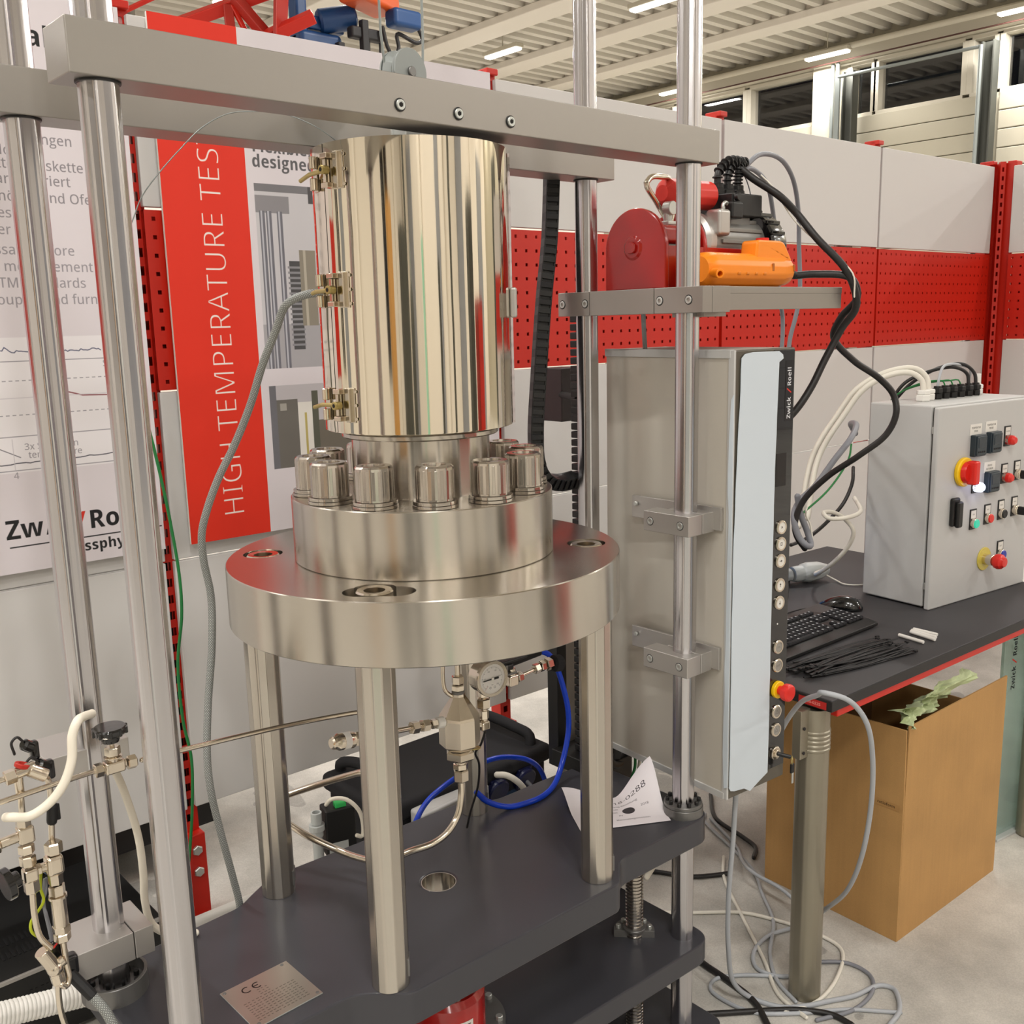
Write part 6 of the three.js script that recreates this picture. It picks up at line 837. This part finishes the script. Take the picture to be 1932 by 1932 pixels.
// ---------- far behind: red crane frame, blue hoist trolley ----------
{
  const t = T('red_crane', 'red steel lattice crane frame seen above the partition at the upper left', 'crane', [4.1, 0, -6.9]);
  const bar = (a, b, r = 0.07) => { const d = sub(a, b), L = len(d); return aim(bx(r * 2, L, r * 2, 0, L / 2, 0, 0.01), a, d); };
  part(t, 'main_beam', bar([3.49, 4.2, -7.43], [4.2, 4.5, -6.95], 0.05), M.red); part(t, 'upper_tube', bar([3.1, 4.28, -7.75], [3.5, 4.5, -7.5], 0.02), M.red);
  part(t, 'brace', bar([3.86, 4.36, -7.13], [3.85, 4.0, -7.08], 0.04), M.redDark); part(t, 'brace', bar([3.88, 4.36, -7.1], [4.02, 3.95, -6.95], 0.02), M.red); part(t, 'brace', bar([3.9, 4.42, -7.09], [4.14, 4.02, -6.86], 0.045), M.redDark);
  part(t, 'gusset_plate', ext(shapeOf([[4.12, 4.6], [4.34, 4.6], [4.2, 4.0], [4.03, 4.02]], 0.01), 0.03, 0.004).rotateY(0.55).translate(-3.0, 0, -4.85).translate(0, 0, 0).applyMatrix4(new THREE.Matrix4()).translate(4.19 - 4.18 * Math.cos(0.55) + 3.0, 0, -6.85 + 4.18 * Math.sin(0.55) + 4.85), M.redDark); part(t, 'lower_chord', bar([3.9, 4.0, -7.0], [4.4, 4.26, -6.65], 0.05), M.red);
  part(t, 'mast', bar([4.1, 0.0, -6.9], [4.1, 4.1, -6.88], 0.1), M.red); part(t, 'base_foot', bb(3.7, 4.5, 0, 0.06, -7.3, -6.5, 0.01), M.red);
}
{
  const t = T('hoist_trolley', 'blue and orange crane hoist trolley hanging above the partition', 'hoist', [5.0, 4.0, -6.9]);
  part(t, 'side_frame', [bb(4.5, 4.62, 4.12, 4.9, -7.25, -7.1, 0.03), bb(4.5, 4.95, 4.1, 4.28, -7.25, -7.05, 0.05), bb(4.62, 5.0, 4.3, 4.42, -7.2, -7.1, 0.02)], M.blueTruck); part(t, 'motor', [cy([4.75, 4.38, -7.15], [0.9, 0.2, 0.3], 0.11, 0.35, { seg: 28, b: 0.02 })], M.blueTruck); part(t, 'wheel_block', [bb(5.3, 5.62, 4.36, 4.52, -6.9, -6.72, 0.04)], M.blueTruck); part(t, 'drum_cover', bx(0.62, 0.16, 0.3, 5.15, 4.58, -6.9, 0.05, 0.4), std({ color: 0xc8521a, roughness: 0.45 })); part(t, 'bracket', [bb(4.95, 5.3, 4.24, 4.34, -7.0, -6.9, 0.02), bb(5.05, 5.12, 4.1, 4.4, -6.95, -6.88, 0.01), bb(4.85, 4.92, 4.05, 4.2, -7.05, -6.98, 0.01)], M.dark); part(t, 'hook_line', [rod([4.84, 4.2, -7.1], [4.84, 3.7, -7.1], 0.012), rod([5.16, 4.25, -6.95], [5.16, 3.6, -6.95], 0.01), rod([5.28, 4.25, -6.95], [5.28, 3.6, -6.95], 0.01)], M.dark); part(t, 'loop_cable', tb([[5.25, 4.35, -6.85], [5.3, 4.18, -6.85], [5.36, 4.12, -6.85], [5.42, 4.2, -6.85], [5.41, 4.32, -6.85], [5.6, 4.26, -6.8], [5.66, 4.3, -6.8], [5.6, 4.42, -6.8]], 0.018, 8, 8), M.dark);
  part(t, 'carriage', [bb(4.5, 5.7, 4.9, 5.0, -7.1, -6.8, 0.02), bb(4.6, 4.7, 5.0, 5.95, -7.0, -6.9, 0.01), bb(5.5, 5.6, 5.0, 5.95, -7.0, -6.9, 0.01)], M.blueTruck);
}
// ---------- behind the camera: what the polished steel mirrors ----------
{ const t = T('wooden_crate', 'tall wooden crate standing behind the camera, mirrored in the polished cylinder', 'crate', [-4.9, 0, 2.4]); for (let i = 0; i < 12; i++) part(t, 'board', bb(-5.16, -4.68, 0.05 + i * 0.21, 0.25 + i * 0.21, 2.38, 2.4, 0.004), M.wood); part(t, 'crate_core', bb(-5.14, -4.7, 0.05, 2.56, 2.4, 2.9, 0.004), M.wood); part(t, 'skid', bb(-5.14, -5.04, 0, 0.05, 2.4, 2.9, 0), M.wood); part(t, 'skid', bb(-4.82, -4.72, 0, 0.05, 2.4, 2.9, 0), M.wood); }
{ const t = T('steel_locker', 'narrow dark grey steel locker standing behind the camera', 'locker', [-2.7, 0, 2.5]); part(t, 'locker_body', bb(-2.88, -2.52, 0.05, 2.2, 2.5, 2.95, 0.004), M.darkSteel); part(t, 'door', bb(-2.87, -2.53, 0.08, 2.18, 2.485, 2.5, 0.003), M.darkSteel); part(t, 'plinth', bb(-2.88, -2.52, 0, 0.05, 2.52, 2.95, 0), M.dark); }
{ const t = T('gas_cylinder', 'grey gas cylinder with rounded shoulder standing behind the camera', 'gas cylinder', [-1.68, 0, 2.5]); part(t, 'cylinder_body', turn([[0, 0], [0.1, 0], [0.11, 0.02], [0.11, 1.7], [0.09, 1.8], [0.04, 1.86], [0, 1.86]], 32).translate(-1.68, 0, 2.5), M.darkSteel); part(t, 'valve_cap', turn([[0, 1.86], [0.04, 1.86], [0.042, 1.98], [0.03, 2.03], [0, 2.03]], 24).translate(-1.68, 0, 2.5), M.galv); }
{ const t = T('mint_sign', 'slim mint green sign stand behind the camera, mirrored in the polished cylinder', 'sign', [-0.85, 0, 2.7]); part(t, 'sign_panel', bb(-0.93, -0.8, 0.05, 2.05, 2.7, 2.72, 0.003), M.mint); part(t, 'foot_plate', bb(-1.0, -0.72, 0, 0.05, 2.6, 2.82, 0.004), M.dark); }
{ const t = T('barrier_post', 'slim dark barrier post standing behind the camera', 'post', [0.15, 0, 2.6]); part(t, 'post_tube', cy([0.15, 0.02, 2.6], [0, 1, 0], 0.05, 1.9, { seg: 24 }), M.darkSteel); part(t, 'foot_plate', cy([0.15, 0, 2.6], [0, 1, 0], 0.16, 0.02, { seg: 32 }), M.dark); }
{ const t = T('second_locker', 'dark steel locker standing behind the camera at the right', 'locker', [2.3, 0, 2.6]); part(t, 'locker_body', bb(2.15, 2.5, 0.05, 2.25, 2.6, 3.0, 0.004), M.darkSteel); part(t, 'door', bb(2.16, 2.49, 0.08, 2.23, 2.585, 2.6, 0.003), M.darkSteel); part(t, 'plinth', bb(2.15, 2.5, 0, 0.05, 2.62, 3.0, 0), M.dark); }
{ const t = T('tool_cabinet', 'red tool cabinet standing behind the camera at the right', 'cabinet', [3.2, 0, 2.6]); part(t, 'cabinet_body', bb(2.95, 3.6, 0.1, 1.8, 2.6, 3.1, 0.006), M.redDark); for (let i = 0; i < 6; i++) part(t, 'drawer', bb(2.97, 3.58, 0.14 + i * 0.27, 0.39 + i * 0.27, 2.585, 2.6, 0.004), M.red); part(t, 'castor', cy([3.05, 0.05, 2.7], [1, 0, 0], 0.05, 0.04), M.black); part(t, 'castor', cy([3.45, 0.05, 2.7], [1, 0, 0], 0.05, 0.04), M.black); part(t, 'castor', cy([3.05, 0.05, 3.0], [1, 0, 0], 0.05, 0.04), M.black); part(t, 'castor', cy([3.45, 0.05, 3.0], [1, 0, 0], 0.05, 0.04), M.black); }
for (const [x, z, l] of [[-5.6, 6.2, 'round steel hall column behind the camera at the left'], [1.4, 6.6, 'round steel hall column behind the camera at the right']]) S('hall_column', l, 'column', cy([x, 0, z], [0, 1, 0], 0.14, 5.86, { seg: 32 }), M.darkSteel);
renderer.render(scene, camera);
